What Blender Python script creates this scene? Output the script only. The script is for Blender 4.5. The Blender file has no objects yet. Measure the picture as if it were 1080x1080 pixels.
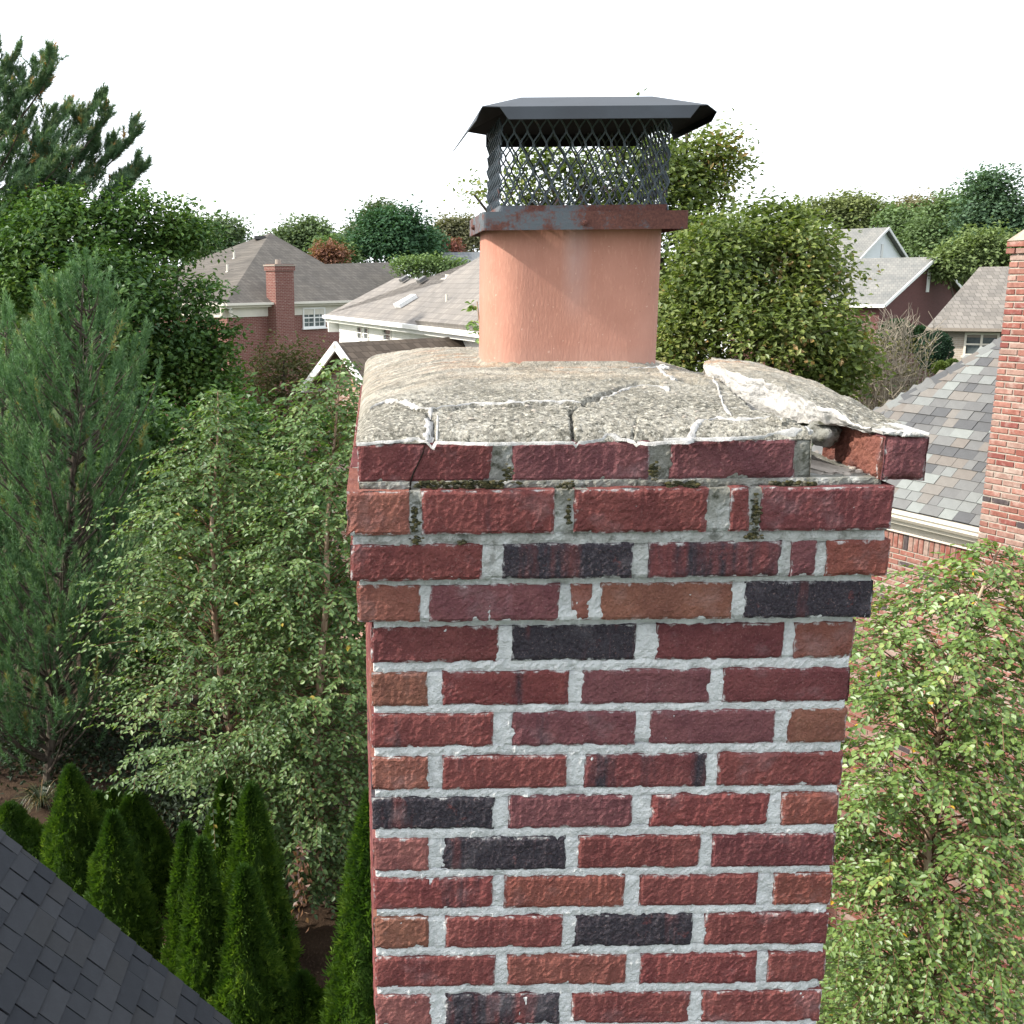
import bpy, bmesh, math, random
import numpy as np
from mathutils import Vector, Matrix

random.seed(7)
RNG = np.random.default_rng(11)
SC = bpy.context.scene
COL = SC.collection
PI = math.pi

# ------------------------------------------------------------------ camera
CAMZ = 8.6
CAM = np.array([0.0085, -1.466, CAMZ])
FPX, PPX, PPY = 1109.15, 402.9, 540.0
PITCH, ROLL, YAW = 0.21382, -0.0090, 0.00496
Xh = np.array([math.cos(YAW), -math.sin(YAW), 0.0])
Yh = np.array([math.sin(YAW), math.cos(YAW), 0.0])
Zh = np.array([0, 0, 1.0])
CF = math.cos(PITCH) * Yh - math.sin(PITCH) * Zh
Uh = math.sin(PITCH) * Yh + math.cos(PITCH) * Zh
CR = math.cos(ROLL) * Xh + math.sin(ROLL) * Uh
CU = math.cos(ROLL) * Uh - math.sin(ROLL) * Xh
cam_data = bpy.data.cameras.new('camera')
cam = bpy.data.objects.new('camera', cam_data)
COL.objects.link(cam)
cam_data.sensor_width = 36.0
cam_data.lens = 36.0 * FPX / 1080
cam_data.shift_x = (540 - PPX) / 1080
cam_data.clip_start = 0.05
cam_data.clip_end = 3000
cam.matrix_world = Matrix(((CR[0], CU[0], -CF[0], CAM[0]), (CR[1], CU[1], -CF[1], CAM[1]),
                           (CR[2], CU[2], -CF[2], CAM[2]), (0, 0, 0, 1)))
SC.camera = cam

# ------------------------------------------------------------------ light
SUN_EL = math.radians(36)
SUN_AZ = math.radians(184)          # direction towards the sun, measured from +x
w = bpy.data.worlds.new('World')
SC.world = w
w.use_nodes = True
nt = w.node_tree
nt.nodes.clear()
sky = nt.nodes.new('ShaderNodeTexSky')
sky.sky_type = 'NISHITA'
sky.sun_disc = False
sky.sun_elevation = SUN_EL
sky.sun_rotation = math.radians(90) - SUN_AZ
sky.dust_density = 4.0
veil = nt.nodes.new('ShaderNodeMixRGB')
veil.inputs[0].default_value = 0.72
veil.inputs[2].default_value = (7.4, 7.7, 8.1, 1)      # thin bright overcast veil
bg = nt.nodes.new('ShaderNodeBackground')
bg.inputs[1].default_value = 0.12
wo = nt.nodes.new('ShaderNodeOutputWorld')
nt.links.new(sky.outputs[0], veil.inputs[1])
nt.links.new(veil.outputs[0], bg.inputs[0])
nt.links.new(bg.outputs[0], wo.inputs[0])
sd = bpy.data.lights.new('sun', 'SUN')
sd.energy = 2.8
sd.angle = math.radians(1.2)
sd.color = (1.0, 0.93, 0.82)
sun = bpy.data.objects.new('sun', sd)
COL.objects.link(sun)
tosun = Vector((math.cos(SUN_EL) * math.cos(SUN_AZ), math.cos(SUN_EL) * math.sin(SUN_AZ), math.sin(SUN_EL)))
sun.rotation_euler = tosun.to_track_quat('Z', 'Y').to_euler()
sun.location = (-20, 0, 30)
SC.view_settings.view_transform = 'Standard'
SC.view_settings.look = 'None'
SC.view_settings.exposure = 1.36
SC.view_settings.gamma = 1.0
SC.view_settings.use_curve_mapping = False
SC.cycles.max_bounces = 6
SC.cycles.diffuse_bounces = 3
SC.cycles.transparent_max_bounces = 4

# ------------------------------------------------------------------ measuring
def ray(px, py):
    d = CF + CR * ((px - PPX) / FPX) - CU * ((py - PPY) / FPX)
    return d
def at(px, py, fw):                 # a point at forward distance fw
    return CAM + ray(px, py) * fw
def on_y(px, py, y):
    d = ray(px, py)
    return CAM + d * ((y - CAM[1]) / d[1])
def on_z(px, py, z):
    d = ray(px, py)
    return CAM + d * ((z - CAM[2]) / d[2])
def on_plane(px, py, O, n):
    d = ray(px, py)
    return CAM + d * (np.dot(np.asarray(O) - CAM, n) / np.dot(d, n))
def proj(p):
    d = np.asarray(p) - CAM
    f = d @ CF
    return PPX + FPX * (d @ CR) / f, PPY - FPX * (d @ CU) / f

# ------------------------------------------------------------------ noise
def _h(ix, iy, iz):
    n = (ix * 374761393 + iy * 668265263 + iz * 1274126177) & 0x7fffffff
    n = ((n ^ (n >> 13)) * 1103515245) & 0x7fffffff
    n = ((n ^ (n >> 15)) * 69069) & 0x7fffffff
    return (n & 0xffff) / 65535.0
def vn(x, y, z):
    x, y, z = np.broadcast_arrays(np.asarray(x, float), np.asarray(y, float), np.asarray(z, float))
    ix, iy, iz = np.floor(x).astype(np.int64), np.floor(y).astype(np.int64), np.floor(z).astype(np.int64)
    fx, fy, fz = x - ix, y - iy, z - iz
    fx, fy, fz = fx * fx * (3 - 2 * fx), fy * fy * (3 - 2 * fy), fz * fz * (3 - 2 * fz)
    def L(a, b, t): return a + (b - a) * t
    c = [[[_h(ix + i, iy + j, iz + k) for k in (0, 1)] for j in (0, 1)] for i in (0, 1)]
    a = L(L(c[0][0][0], c[0][0][1], fz), L(c[0][1][0], c[0][1][1], fz), fy)
    b = L(L(c[1][0][0], c[1][0][1], fz), L(c[1][1][0], c[1][1][1], fz), fy)
    return L(a, b, fx) * 2 - 1
def fbm(x, y, z, o=4):
    s = 0; a = 0.5
    for k in range(o):
        s = s + a * vn(np.asarray(x) * 2 ** k + 17 * k, np.asarray(y) * 2 ** k, np.asarray(z) * 2 ** k)
        a *= 0.5
    return s

# ------------------------------------------------------------------ mesh collector
class MB:
    def __init__(self):
        self.v = []; self.t = []; self.q = []; self.a = []; self.n = 0; self.tm = []; self.qm = []
    def add(self, V, T=None, Q=None, a=0.5, m=0):
        V = np.asarray(V, float).reshape(-1, 3)
        if T is not None and len(T):
            T = np.asarray(T, np.int64).reshape(-1, 3) + self.n
            self.t.append(T); self.tm.append(np.full(len(T), m))
        if Q is not None and len(Q):
            Q = np.asarray(Q, np.int64).reshape(-1, 4) + self.n
            self.q.append(Q); self.qm.append(np.full(len(Q), m))
        self.v.append(V)
        self.a.append(np.broadcast_to(np.asarray(a, float), (len(V),)).copy())
        self.n += len(V)
        return self
    def mesh(self, name, mats, smooth=False, attr='tint'):
        V = np.concatenate(self.v) if self.v else np.zeros((0, 3))
        T = np.concatenate(self.t) if self.t else np.zeros((0, 3), np.int64)
        Q = np.concatenate(self.q) if self.q else np.zeros((0, 4), np.int64)
        me = bpy.data.meshes.new(name)
        me.vertices.add(len(V)); me.vertices.foreach_set('co', V.ravel())
        nl = len(T) * 3 + len(Q) * 4
        me.loops.add(nl)
        me.loops.foreach_set('vertex_index', np.concatenate([T.ravel(), Q.ravel()]).astype(np.int32))
        npoly = len(T) + len(Q)
        me.polygons.add(npoly)
        st = np.concatenate([np.arange(len(T)) * 3, len(T) * 3 + np.arange(len(Q)) * 4]).astype(np.int32)
        me.polygons.foreach_set('loop_start', st)
        if not isinstance(mats, (list, tuple)): mats = [mats]
        for m in mats: me.materials.append(m)
        if len(mats) > 1:
            mi = np.concatenate(self.tm + self.qm).astype(np.int32)
            me.polygons.foreach_set('material_index', mi)
        me.polygons.foreach_set('use_smooth', np.full(npoly, smooth))
        at_ = me.attributes.new(attr, 'FLOAT', 'POINT')
        at_.data.foreach_set('value', np.concatenate(self.a).astype(np.float32))
        me.update(calc_edges=True)
        me.validate()
        return me
    def build(self, name, mats, parent=None, smooth=False, attr='tint', kind=None, M=None):
        o = bpy.data.objects.new(name, self.mesh(name, mats, smooth, attr))
        COL.objects.link(o)
        if parent is not None: o.parent = parent
        if M is not None: o.matrix_local = M
        if kind: o['kind'] = kind
        return o
    def box(self, c, s, M=None, a=0.5, m=0):
        x, y, z = np.asarray(s, float) / 2
        V = np.array([[-x, -y, -z], [x, -y, -z], [x, y, -z], [-x, y, -z], [-x, -y, z], [x, -y, z], [x, y, z], [-x, y, z]]) + np.asarray(c)
        if M is not None: V = V @ np.asarray(M)[:3, :3].T + np.asarray(M)[:3, 3]
        return self.add(V, None, [[0, 3, 2, 1], [4, 5, 6, 7], [0, 1, 5, 4], [1, 2, 6, 5], [2, 3, 7, 6], [3, 0, 4, 7]], a, m)
    def obox(self, O, A, B, C, a=0.5, m=0):          # box from a corner and three edge vectors
        O, A, B, C = map(np.asarray, (O, A, B, C))
        V = np.array([O, O + A, O + A + B, O + B, O + C, O + A + C, O + A + B + C, O + B + C], float)
        Q = [[0, 3, 2, 1], [4, 5, 6, 7], [0, 1, 5, 4], [1, 2, 6, 5], [2, 3, 7, 6], [3, 0, 4, 7]]
        if np.dot(np.cross(A, B), C) < 0: Q = [q[::-1] for q in Q]
        return self.add(V, None, Q, a, m)
    def tube(self, pts, rad, n=6, a=0.5, m=0, cap=True):
        pts = np.asarray(pts, float); k = len(pts)
        rad = np.broadcast_to(np.asarray(rad, float), (k,))
        d = np.gradient(pts, axis=0); d /= np.linalg.norm(d, axis=1)[:, None] + 1e-9
        ref = np.where(np.abs(d[:, 2:3]) < 0.9, [[0, 0, 1.0]], [[1.0, 0, 0]])
        s = np.cross(d, ref); s /= np.linalg.norm(s, axis=1)[:, None] + 1e-9
        t = np.cross(s, d)
        an = np.arange(n) * 2 * PI / n
        V = pts[:, None] + rad[:, None, None] * (np.cos(an)[None, :, None] * s[:, None] + np.sin(an)[None, :, None] * t[:, None])
        i = np.arange(k - 1)[:, None] * n; j = np.arange(n)[None]; j2 = (j + 1) % n
        Q = np.stack([i + j, i + j2, i + n + j2, i + n + j], -1).reshape(-1, 4)
        T = None
        if cap:
            V = np.concatenate([V.reshape(-1, 3), pts[:1], pts[-1:]])
            c0, c1 = k * n, k * n + 1; e = (k - 1) * n
            T = [[c0, (q + 1) % n, q] for q in range(n)] + [[c1, e + q, e + (q + 1) % n] for q in range(n)]
        return self.add(V, T, Q, a, m)
    def poly(self, pts, a=0.5, m=0):                  # fan
        k = len(pts)
        return self.add(pts, [[0, i, i + 1] for i in range(1, k - 1)], None, a, m)
    def prism(self, pts, ext, a=0.5, m=0):            # polygon swept along ext
        P = np.asarray(pts, float); k = len(P)
        V = np.concatenate([P, P + np.asarray(ext)])
        T = [[0, i, i + 1] for i in range(1, k - 1)] + [[k, k + i + 1, k + i] for i in range(1, k - 1)]
        Q = [[i, i + k, (i + 1) % k + k, (i + 1) % k] for i in range(k)]
        return self.add(V, T, Q, a, m)

def rough_box(w, h, d, amp=0.0009, seed=0, rnd=0.0022, jit=0.0011, res=0.0045, nd=3):
    """box whose front (-y) face is a weathered grid; origin at the lower front left corner"""
    nx, nz = max(3, int(w / res)), max(3, int(h / res))
    X, Z = np.meshgrid(np.linspace(0, w, nx + 1), np.linspace(0, h, nz + 1))
    e = np.minimum(np.minimum(X, w - X), np.minimum(Z, h - Z))
    s = seed * 13.7
    Y = rnd * np.clip(1 - e / (rnd * 1.8), 0, 1) ** 2
    Y = Y - amp * (1.2 * vn(X * 230 + s, Z * 45, s) + 0.7 * vn(X * 70, Z * 60, s + 3) + 1.2 * vn(X * 360, Z * 360, s + 9) + 0.6 * vn(X * 22 + s, Z * 5, s + 5))
    chip = np.clip(vn(X * 45 + s, Z * 45, s + 31) - 0.25, 0, 1) * np.clip(1 - e / 0.012, 0, 1)
    Y = Y + 0.007 * chip
    wb = np.clip(1 - e / 0.012, 0, 1)
    X2 = X + wb * jit * (vn(X * 60, Z * 60, s + 11) + 0.7 * vn(X * 170, Z * 170, s + 12))
    Z2 = Z + wb * jit * (vn(X * 60, Z * 60, s + 21) + 0.7 * vn(X * 170, Z * 170, s + 22))
    V = np.stack([X2, Y, Z2], -1).reshape(-1, 3)
    E = e.reshape(-1)
    g = (np.arange(nz)[:, None] * (nx + 1) + np.arange(nx)[None])
    Q = np.stack([g, g + 1, g + nx + 2, g + nx + 1], -1).reshape(-1, 4)
    loop = list(range(0, nx + 1)) + [(k + 1) * (nx + 1) - 1 for k in range(1, nz + 1)] + list(range((nz + 1) * (nx + 1) - 2, nz * (nx + 1) - 1, -1)) + [k * (nx + 1) for k in range(nz - 1, 0, -1)]
    loop = np.array(loop); k = len(loop)
    Vs = [V]; Es = [E]; base = len(V); prev = loop; Qs = [Q]
    lx, lz = V[loop, 0], V[loop, 2]
    cx, cz = np.sign(lx - w / 2) * (np.minimum(lx, w - lx) < 0.004), np.sign(lz - h / 2) * (np.minimum(lz, h - lz) < 0.004)
    for r in range(1, nd + 1):
        yy = min(.004, d * .2) if r == 1 else d * (r - 1) / (nd - 1)
        off = 0.0012 * (vn(lx * 40 + s, yy * 37 + s, lz * 40) - 0.2) + 0.0008
        R = np.stack([lx + cx * off, np.full(k, yy), lz + cz * off], -1)
        Vs.append(R); Es.append(np.full(k, 0.016))
        cur = base + np.arange(k)
        Qs.append(np.stack([prev, cur, np.roll(cur, -1), np.roll(prev, -1)], -1))
        prev = cur; base += k
    Vs.append(np.array([[w / 2, d, h / 2]])); Es.append([0.02])
    T = np.stack([prev, np.full(k, base), np.roll(prev, -1)], -1)
    return np.concatenate(Vs), T, np.concatenate(Qs), np.concatenate(Es)

# ------------------------------------------------------------------ objects
def tag(o, label, cat, group=None):
    o['label'] = label; o['category'] = cat
    if group: o['group'] = group
    return o
def thing(name, label, cat, loc=(0, 0, 0), group=None):
    o = bpy.data.objects.new(name, None)
    COL.objects.link(o)
    o.location = loc
    o.empty_display_size = 0.3
    tag(o, label, cat, group)
    o['_'] = 0; del o['_']
    return o
def T_(o):                         # inverse placement for parts given in world coordinates
    return Matrix.Translation(-Vector(o.location))
def struct(o):
    o['kind'] = 'structure'
    return o

# ------------------------------------------------------------------ materials
class NT:
    def __init__(self, name):
        self.m = bpy.data.materials.new(name); self.m.use_nodes = True
        self.t = self.m.node_tree; self.t.nodes.clear()
        self.out = self.n('OutputMaterial')
    def n(self, typ, **kw):
        nd = self.t.nodes.new('ShaderNode' + typ)
        for k, v in kw.items(): setattr(nd, k, v)
        return nd
    def l(self, a, b): self.t.links.new(a, b)
    def set(self, sock, v):
        if isinstance(v, bpy.types.NodeSocket): self.l(v, sock)
        elif isinstance(v, (tuple, list)) and len(v) == 3 and sock.type == 'RGBA': sock.default_value = (*v, 1)
        else: sock.default_value = v
    def co(self, kind='Object'):
        return self.n('TexCoord').outputs[kind]
    def mapv(self, v, sc=(1, 1, 1), loc=(0, 0, 0), rot=(0, 0, 0)):
        m = self.n('Mapping'); self.l(v, m.inputs[0])
        self.set(m.inputs['Scale'], sc); self.set(m.inputs['Location'], loc); self.set(m.inputs['Rotation'], rot)
        return m.outputs[0]
    def noise(self, v, s, det=4, rough=0.55, w=None, col=False):
        nd = self.n('TexNoise')
        if w is not None:
            nd.noise_dimensions = '4D'; self.set(nd.inputs['W'], w)
        self.l(v, nd.inputs['Vector'])
        self.set(nd.inputs['Scale'], s); nd.inputs['Detail'].default_value = det; nd.inputs['Roughness'].default_value = rough
        return nd.outputs[1 if col else 0]
    def ramp(self, f, stops, interp='LINEAR'):
        r = self.n('ValToRGB'); r.color_ramp.interpolation = interp
        e = r.color_ramp.elements
        while len(e) < len(stops): e.new(0.5)
        for i, (p, c) in enumerate(stops):
            e[i].position = p
            e[i].color = (*c, 1) if isinstance(c, (tuple, list)) else (c, c, c, 1)
        self.set(r.inputs[0], f)
        return r.outputs[0]
    def step(self, f, a, b):
        r = self.n('MapRange'); self.set(r.inputs[0], f)
        r.inputs[1].default_value = a; r.inputs[2].default_value = b
        return r.outputs[0]
    def mix(self, f, a, b, mode='MIX'):
        m = self.n('MixRGB', blend_type=mode)
        self.set(m.inputs[0], f); self.set(m.inputs[1], a); self.set(m.inputs[2], b)
        return m.outputs[0]
    def math(self, op, a, b=0.0, clamp=False):
        m = self.n('Math', operation=op, use_clamp=clamp)
        self.set(m.inputs[0], a); self.set(m.inputs[1], b)
        return m.outputs[0]
    def bump(self, h, dist=0.002, st=1.0):
        b = self.n('Bump'); b.inputs['Strength'].default_value = st; b.inputs['Distance'].default_value = dist
        self.l(h, b.inputs['Height'])
        return b.outputs[0]
    def bsdf(self, col, rough=0.8, spec=0.3, normal=None, metal=0.0):
        p = self.n('BsdfPrincipled')
        self.set(p.inputs['Base Color'], col); self.set(p.inputs['Roughness'], rough)
        p.inputs['Specular IOR Level'].default_value = spec; self.set(p.inputs['Metallic'], metal)
        if normal is not None: self.l(normal, p.inputs['Normal'])
        self.l(p.outputs[0], self.out.inputs[0])
        return self.m

def m_plain(name, col, rough=0.7, spec=0.3, ns=20, var=0.15, bump=0.0, metal=0.0):
    t = NT(name); v = t.co()
    n = t.noise(v, ns, 5)
    c = t.mix(t.step(n, 0.25, 0.75), tuple(x * (1 - var) for x in col), tuple(min(1, x * (1 + var)) for x in col))
    nm = t.bump(t.noise(v, ns * 6, 4), bump, 0.6) if bump else None
    return t.bsdf(c, rough, spec, nm, metal)

def m_brick_hero():
    t = NT('chimney_brick'); v = t.co(); oi = t.n('ObjectInfo')
    rnd = t.math('MULTIPLY', oi.outputs['Random'], 50.0)
    e = t.n('Attribute', attribute_name='edge').outputs['Fac']
    big = t.noise(v, 22, 5, 0.6, rnd)
    fine = t.noise(v, 260, 4, 0.65, rnd)
    streak = t.noise(t.mapv(v, (1, 1, 0.18)), 42, 5, 0.62, rnd)
    base = oi.outputs['Color']
    c = t.mix(t.step(big, 0.3, 0.72), t.mix(1, base, (0.72, 0.66, 0.7), 'MULTIPLY'), t.mix(1, base, (1.22, 1.2, 1.12), 'MULTIPLY'))
    c = t.mix(t.math('MULTIPLY', t.step(fine, 0.5, 0.8), 0.42), c, t.mix(1, base, (0.4, 0.36, 0.4), 'MULTIPLY'))
    c = t.mix(t.math('MULTIPLY', t.step(t.noise(v, 140, 3, 0.6, rnd), 0.58, 0.75), 0.35), c, t.mix(1, base, (1.7, 1.9, 1.9), 'MULTIPLY'))
    # dark flash marks from the kiln in upright bands
    dm = t.math('ADD', t.math('MULTIPLY', t.noise(t.mapv(v, (1, 1, 0.05)), 15, 3, 0.5, rnd), 0.7), t.math('MULTIPLY', streak, 0.3))
    thr = t.math('SUBTRACT', 0.765, t.math('MULTIPLY', oi.outputs['Alpha'], 0.48))
    dmask = t.step(t.math('SUBTRACT', dm, thr), -0.02, 0.07)
    dark = t.mix(t.step(fine, 0.35, 0.75), (0.016, 0.017, 0.023), (0.062, 0.062, 0.074))
    c = t.mix(t.math('MULTIPLY', t.math('MULTIPLY', dmask, 0.94), t.step(t.noise(v, 34, 5, 0.7, t.math('ADD', rnd, 11.0)), 0.30, 0.40)), c, dark)
    ps = t.noise(t.mapv(v, (1, 1, 0.07)), 46, 4, 0.6, t.math('ADD', rnd, 5.0))
    c = t.mix(t.math('MULTIPLY', t.step(ps, 0.6, 0.72), 0.3), c, t.mix(1, base, (1.75, 2.1, 2.2), 'MULTIPLY'))
    # lime bloom and mortar smears round the edges
    sm = t.math('SUBTRACT', t.math('MULTIPLY', t.noise(v, 55, 5, 0.68, rnd), 0.030), t.math('ADD', e, 0.0140))
    smask = t.step(sm, 0.0, 0.004)
    c = t.mix(t.math('MULTIPLY', smask, 0.9), c, (0.47, 0.475, 0.47))
    bloom = t.math('MULTIPLY', t.step(t.noise(v, 14, 5, 0.6, t.math('ADD', rnd, 7.0)), 0.56, 0.8), 0.30)
    c = t.mix(bloom, c, (0.33, 0.30, 0.32))
    pt = t.noise(v, 420, 2, 0.5, rnd)
    c = t.mix(t.math('MULTIPLY', t.step(pt, 0.58, 0.72), 0.45), c, t.mix(1, base, (0.30, 0.28, 0.34), 'MULTIPLY'))
    c = t.mix(t.math('MULTIPLY', t.step(pt, 0.40, 0.28), 0.30), c, (0.36, 0.24, 0.22))
    speck = t.math('MULTIPLY', t.step(t.noise(v, 75, 2, 0.5, t.math('ADD', rnd, 3.0)), 0.765, 0.785), 0.75)
    c = t.mix(speck, c, (0.55, 0.53, 0.5))
    h = t.math('ADD', t.math('MULTIPLY', fine, 1.1), t.math('ADD', t.math('MULTIPLY', streak, 0.9), t.math('MULTIPLY', t.noise(v, 110, 3, 0.6, rnd), 0.6)))
    return t.bsdf(c, 0.88, 0.12, t.bump(h, 0.0036, 1.0))

def m_mortar():
    t = NT('mortar'); v = t.co('Object')
    n = t.noise(v, 30, 6, 0.65); f = t.noise(v, 300, 4, 0.6)
    c = t.mix(t.step(n, 0.3, 0.7), (0.42, 0.435, 0.435), (0.62, 0.635, 0.635))
    c = t.mix(t.math('MULTIPLY', t.step(f, 0.55, 0.75), 0.4), c, (0.24, 0.25, 0.25))
    # grime and algae on the weathered upper courses
    sx = t.n('SeparateXYZ'); t.l(v, sx.inputs[0])
    up = t.step(sx.outputs[2], 8.13, 8.30)
    g = t.math('MULTIPLY', up, t.step(t.noise(v, 24, 5, 0.65), 0.30, 0.56))
    c = t.mix(t.math('MULTIPLY', g, 0.8), c, (0.16, 0.16, 0.13))
    top_ = t.math('MULTIPLY', t.step(sx.outputs[2], 8.298, 8.306), t.step(t.noise(v, 38, 5, 0.7), 0.28, 0.5))
    c = t.mix(t.math('MULTIPLY', top_, 0.72), c, (0.17, 0.168, 0.145))
    g2 = t.math('MULTIPLY', up, t.step(t.noise(v, 50, 5, 0.65), 0.55, 0.66))
    c = t.mix(t.math('MULTIPLY', g2, 0.8), c, (0.035, 0.036, 0.02))
    return t.bsdf(c, 0.95, 0.1, t.bump(t.math('ADD', t.math('MULTIPLY', f, 1.3), t.math('MULTIPLY', n, .5)), 0.003, 0.9))

def m_crown(name='crown_concrete', dirty=1.0):
    t = NT(name); v = t.co('Object')
    n = t.noise(v, 9, 6, 0.6); f = t.noise(v, 190, 5, 0.7); k = t.noise(v, 55, 5, 0.7)
    sx = t.n('SeparateXYZ'); t.l(v, sx.inputs[0])
    c = t.mix(t.step(n, 0.34, 0.66), (0.205, 0.193, 0.16), (0.40, 0.38, 0.33))
    c = t.mix(t.math('MULTIPLY', t.step(k, 0.46, 0.62), 0.7), c, (0.15, 0.145, 0.12))
    c = t.mix(t.math('MULTIPLY', t.step(f, 0.5, 0.68), 0.75 * dirty), c, (0.10, 0.098, 0.082))
    c = t.mix(t.math('MULTIPLY', t.step(t.noise(v, 130, 3, 0.6), 0.6, 0.7), 0.65), c, (0.64, 0.63, 0.58))
    # washed, paler bands and rust runs that follow the drainage from the flue
    ps = t.noise(t.mapv(v, (0.55, 1.3, 1)), 16, 5, 0.65)
    pm = t.math('MULTIPLY', t.step(sx.outputs[1], 0.18, 0.34), t.step(ps, 0.45, 0.62))
    c = t.mix(t.math('MULTIPLY', pm, 0.65), c, (0.56, 0.52, 0.44))
    rs = t.noise(t.mapv(v, (0.5, 1.7, 1)), 11, 4, 0.6)
    near = t.math('MULTIPLY', t.math('MULTIPLY', t.step(sx.outputs[1], 0.34, 0.46), t.step(sx.outputs[0], 0.06, 0.2)), t.step(rs, 0.53, 0.64))
    c = t.mix(t.math('MULTIPLY', near, 0.7), c, (0.40, 0.20, 0.10))
    tan = t.math('MULTIPLY', t.step(sx.outputs[1], 0.22, 0.36), t.step(t.noise(t.mapv(v, (0.6, 1.4, 1)), 7, 5, 0.65, 6.0), 0.45, 0.6))
    c = t.mix(t.math('MULTIPLY', tan, 0.5), c, (0.36, 0.29, 0.21))
    lich = t.step(t.noise(v, 13, 6, 0.72, 9.0), 0.55, 0.63)
    c = t.mix(t.math('MULTIPLY', lich, 0.55), c, (0.15, 0.145, 0.12))
    gd = t.math('MULTIPLY', t.step(t.noise(t.mapv(v, (0.5, 1.5, 1)), 26, 5, 0.65), 0.58, 0.68), 0.5)
    c = t.mix(gd, c, (0.19, 0.18, 0.15))
    fr = t.step(sx.outputs[1], 0.30, 0.12)
    sp = t.noise(v, 105, 4, 0.75)
    c = t.mix(t.math('MULTIPLY', t.math('ADD', t.math('MULTIPLY', fr, 0.65), 0.3), t.step(sp, 0.5, 0.60)), c, (0.085, 0.083, 0.068))
    sp2 = t.noise(v, 125, 3, 0.7, 4.0)
    c = t.mix(t.math('MULTIPLY', t.math('ADD', t.math('MULTIPLY', fr, 0.55), 0.2), t.step(sp2, 0.52, 0.62)), c, (0.55, 0.53, 0.455))
    h = t.math('ADD', f, t.math('ADD', t.math('MULTIPLY', k, 1.4), t.math('MULTIPLY', sp, 0.8)))
    return t.bsdf(c, 0.92, 0.12, t.bump(h, 0.006, 1.0))

def m_flue():
    t = NT('flue_clay'); v = t.co('Object')
    n = t.noise(v, 7, 5, 0.6); f = t.noise(t.mapv(v, (1, 1, 0.25)), 240, 4, 0.6)
    sx = t.n('SeparateXYZ'); t.l(v, sx.inputs[0])
    c = t.mix(t.step(n, 0.3, 0.7), (0.335, 0.15, 0.105), (0.44, 0.215, 0.158))
    c = t.mix(t.math('MULTIPLY', t.step(f, 0.55, 0.75), 0.35), c, (0.62, 0.34, 0.24))
    lo = t.step(sx.outputs[2], 0.075, 0.0)
    c = t.mix(t.math('MULTIPLY', t.math('ADD', lo, t.math('MULTIPLY', t.noise(v, 12, 4), 0.3)), 0.34, True), c, (0.42, 0.33, 0.28))
    lo2 = t.math('MULTIPLY', t.step(sx.outputs[2], 0.022, 0.0), t.step(t.noise(v, 40, 4, .6), 0.35, 0.6))
    c = t.mix(t.math('MULTIPLY', lo2, 0.7), c, (0.30, 0.24, 0.2))
    # lime streak under the front screw, pale drips
    dx = t.math('ABSOLUTE', t.math('ADD', sx.outputs[0], 0.004))
    st = t.math('MULTIPLY', t.step(dx, 0.030, 0.004), t.math('MULTIPLY', t.step(sx.outputs[2], 0.11, 0.24), t.step(sx.outputs[1], -0.08, -0.1)))
    c = t.mix(t.math('MULTIPLY', st, 0.42), c, (0.42, 0.35, 0.34))
    dr = t.step(t.noise(t.mapv(v, (1, 1, 0.04)), 36, 3, 0.55), 0.6, 0.74)
    c = t.mix(t.math('MULTIPLY', dr, 0.26), c, (0.60, 0.36, 0.28))
    sp = t.step(t.noise(v, 130, 2, 0.5), 0.72, 0.75)
    c = t.mix(t.math('MULTIPLY', sp, 0.4), c, (0.7, 0.5, 0.4))
    mt = t.step(t.noise(v, 18, 6, 0.7), 0.52, 0.72)
    c = t.mix(t.math('MULTIPLY', mt, 0.38), c, (0.36, 0.17, 0.125))
    sp3 = t.step(t.noise(v, 95, 3, 0.6, 2.0), 0.68, 0.73)
    c = t.mix(t.math('MULTIPLY', sp3, 0.5), c, (0.2, 0.1, 0.08))
    hi = t.math('MULTIPLY', t.step(sx.outputs[2], 0.15, 0.27), t.step(t.noise(t.mapv(v, (1, 1, 0.12)), 30, 4, 0.6), 0.42, 0.62))
    c = t.mix(t.math('MULTIPLY', hi, 0.45), c, (0.30, 0.13, 0.095))
    return t.bsdf(c, 0.7, 0.25, t.bump(t.math('ADD', f, n), 0.0016, 0.7))

def m_steel(name, rust=0.5, base=(0.055, 0.075, 0.095)):
    t = NT(name); v = t.co('Object')
    n = t.noise(v, 17, 6, 0.68); f = t.noise(v, 220, 4, 0.6)
    g = t.math('ADD', t.math('MULTIPLY', n, 0.8), t.math('MULTIPLY', f, 0.2))
    sx = t.n('SeparateXYZ'); t.l(v, sx.inputs[0])
    g = t.math('ADD', g, t.math('MULTIPLY', sx.outputs[0], 0.22))
    rm = t.step(g, 0.70 - 0.35 * rust, 0.79 - 0.35 * rust)
    rc = t.mix(t.step(f, 0.3, 0.7), (0.055, 0.020, 0.016), (0.125, 0.048, 0.036))
    c = t.mix(t.step(n, 0.3, 0.7), base, tuple(x * 1.5 for x in base))
    c = t.mix(rm, c, rc)
    return t.bsdf(c, t.mix(rm, (0.42, 0.42, 0.42), (0.85, 0.85, 0.85)), 0.4, t.bump(f, 0.001, 0.5))

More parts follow.
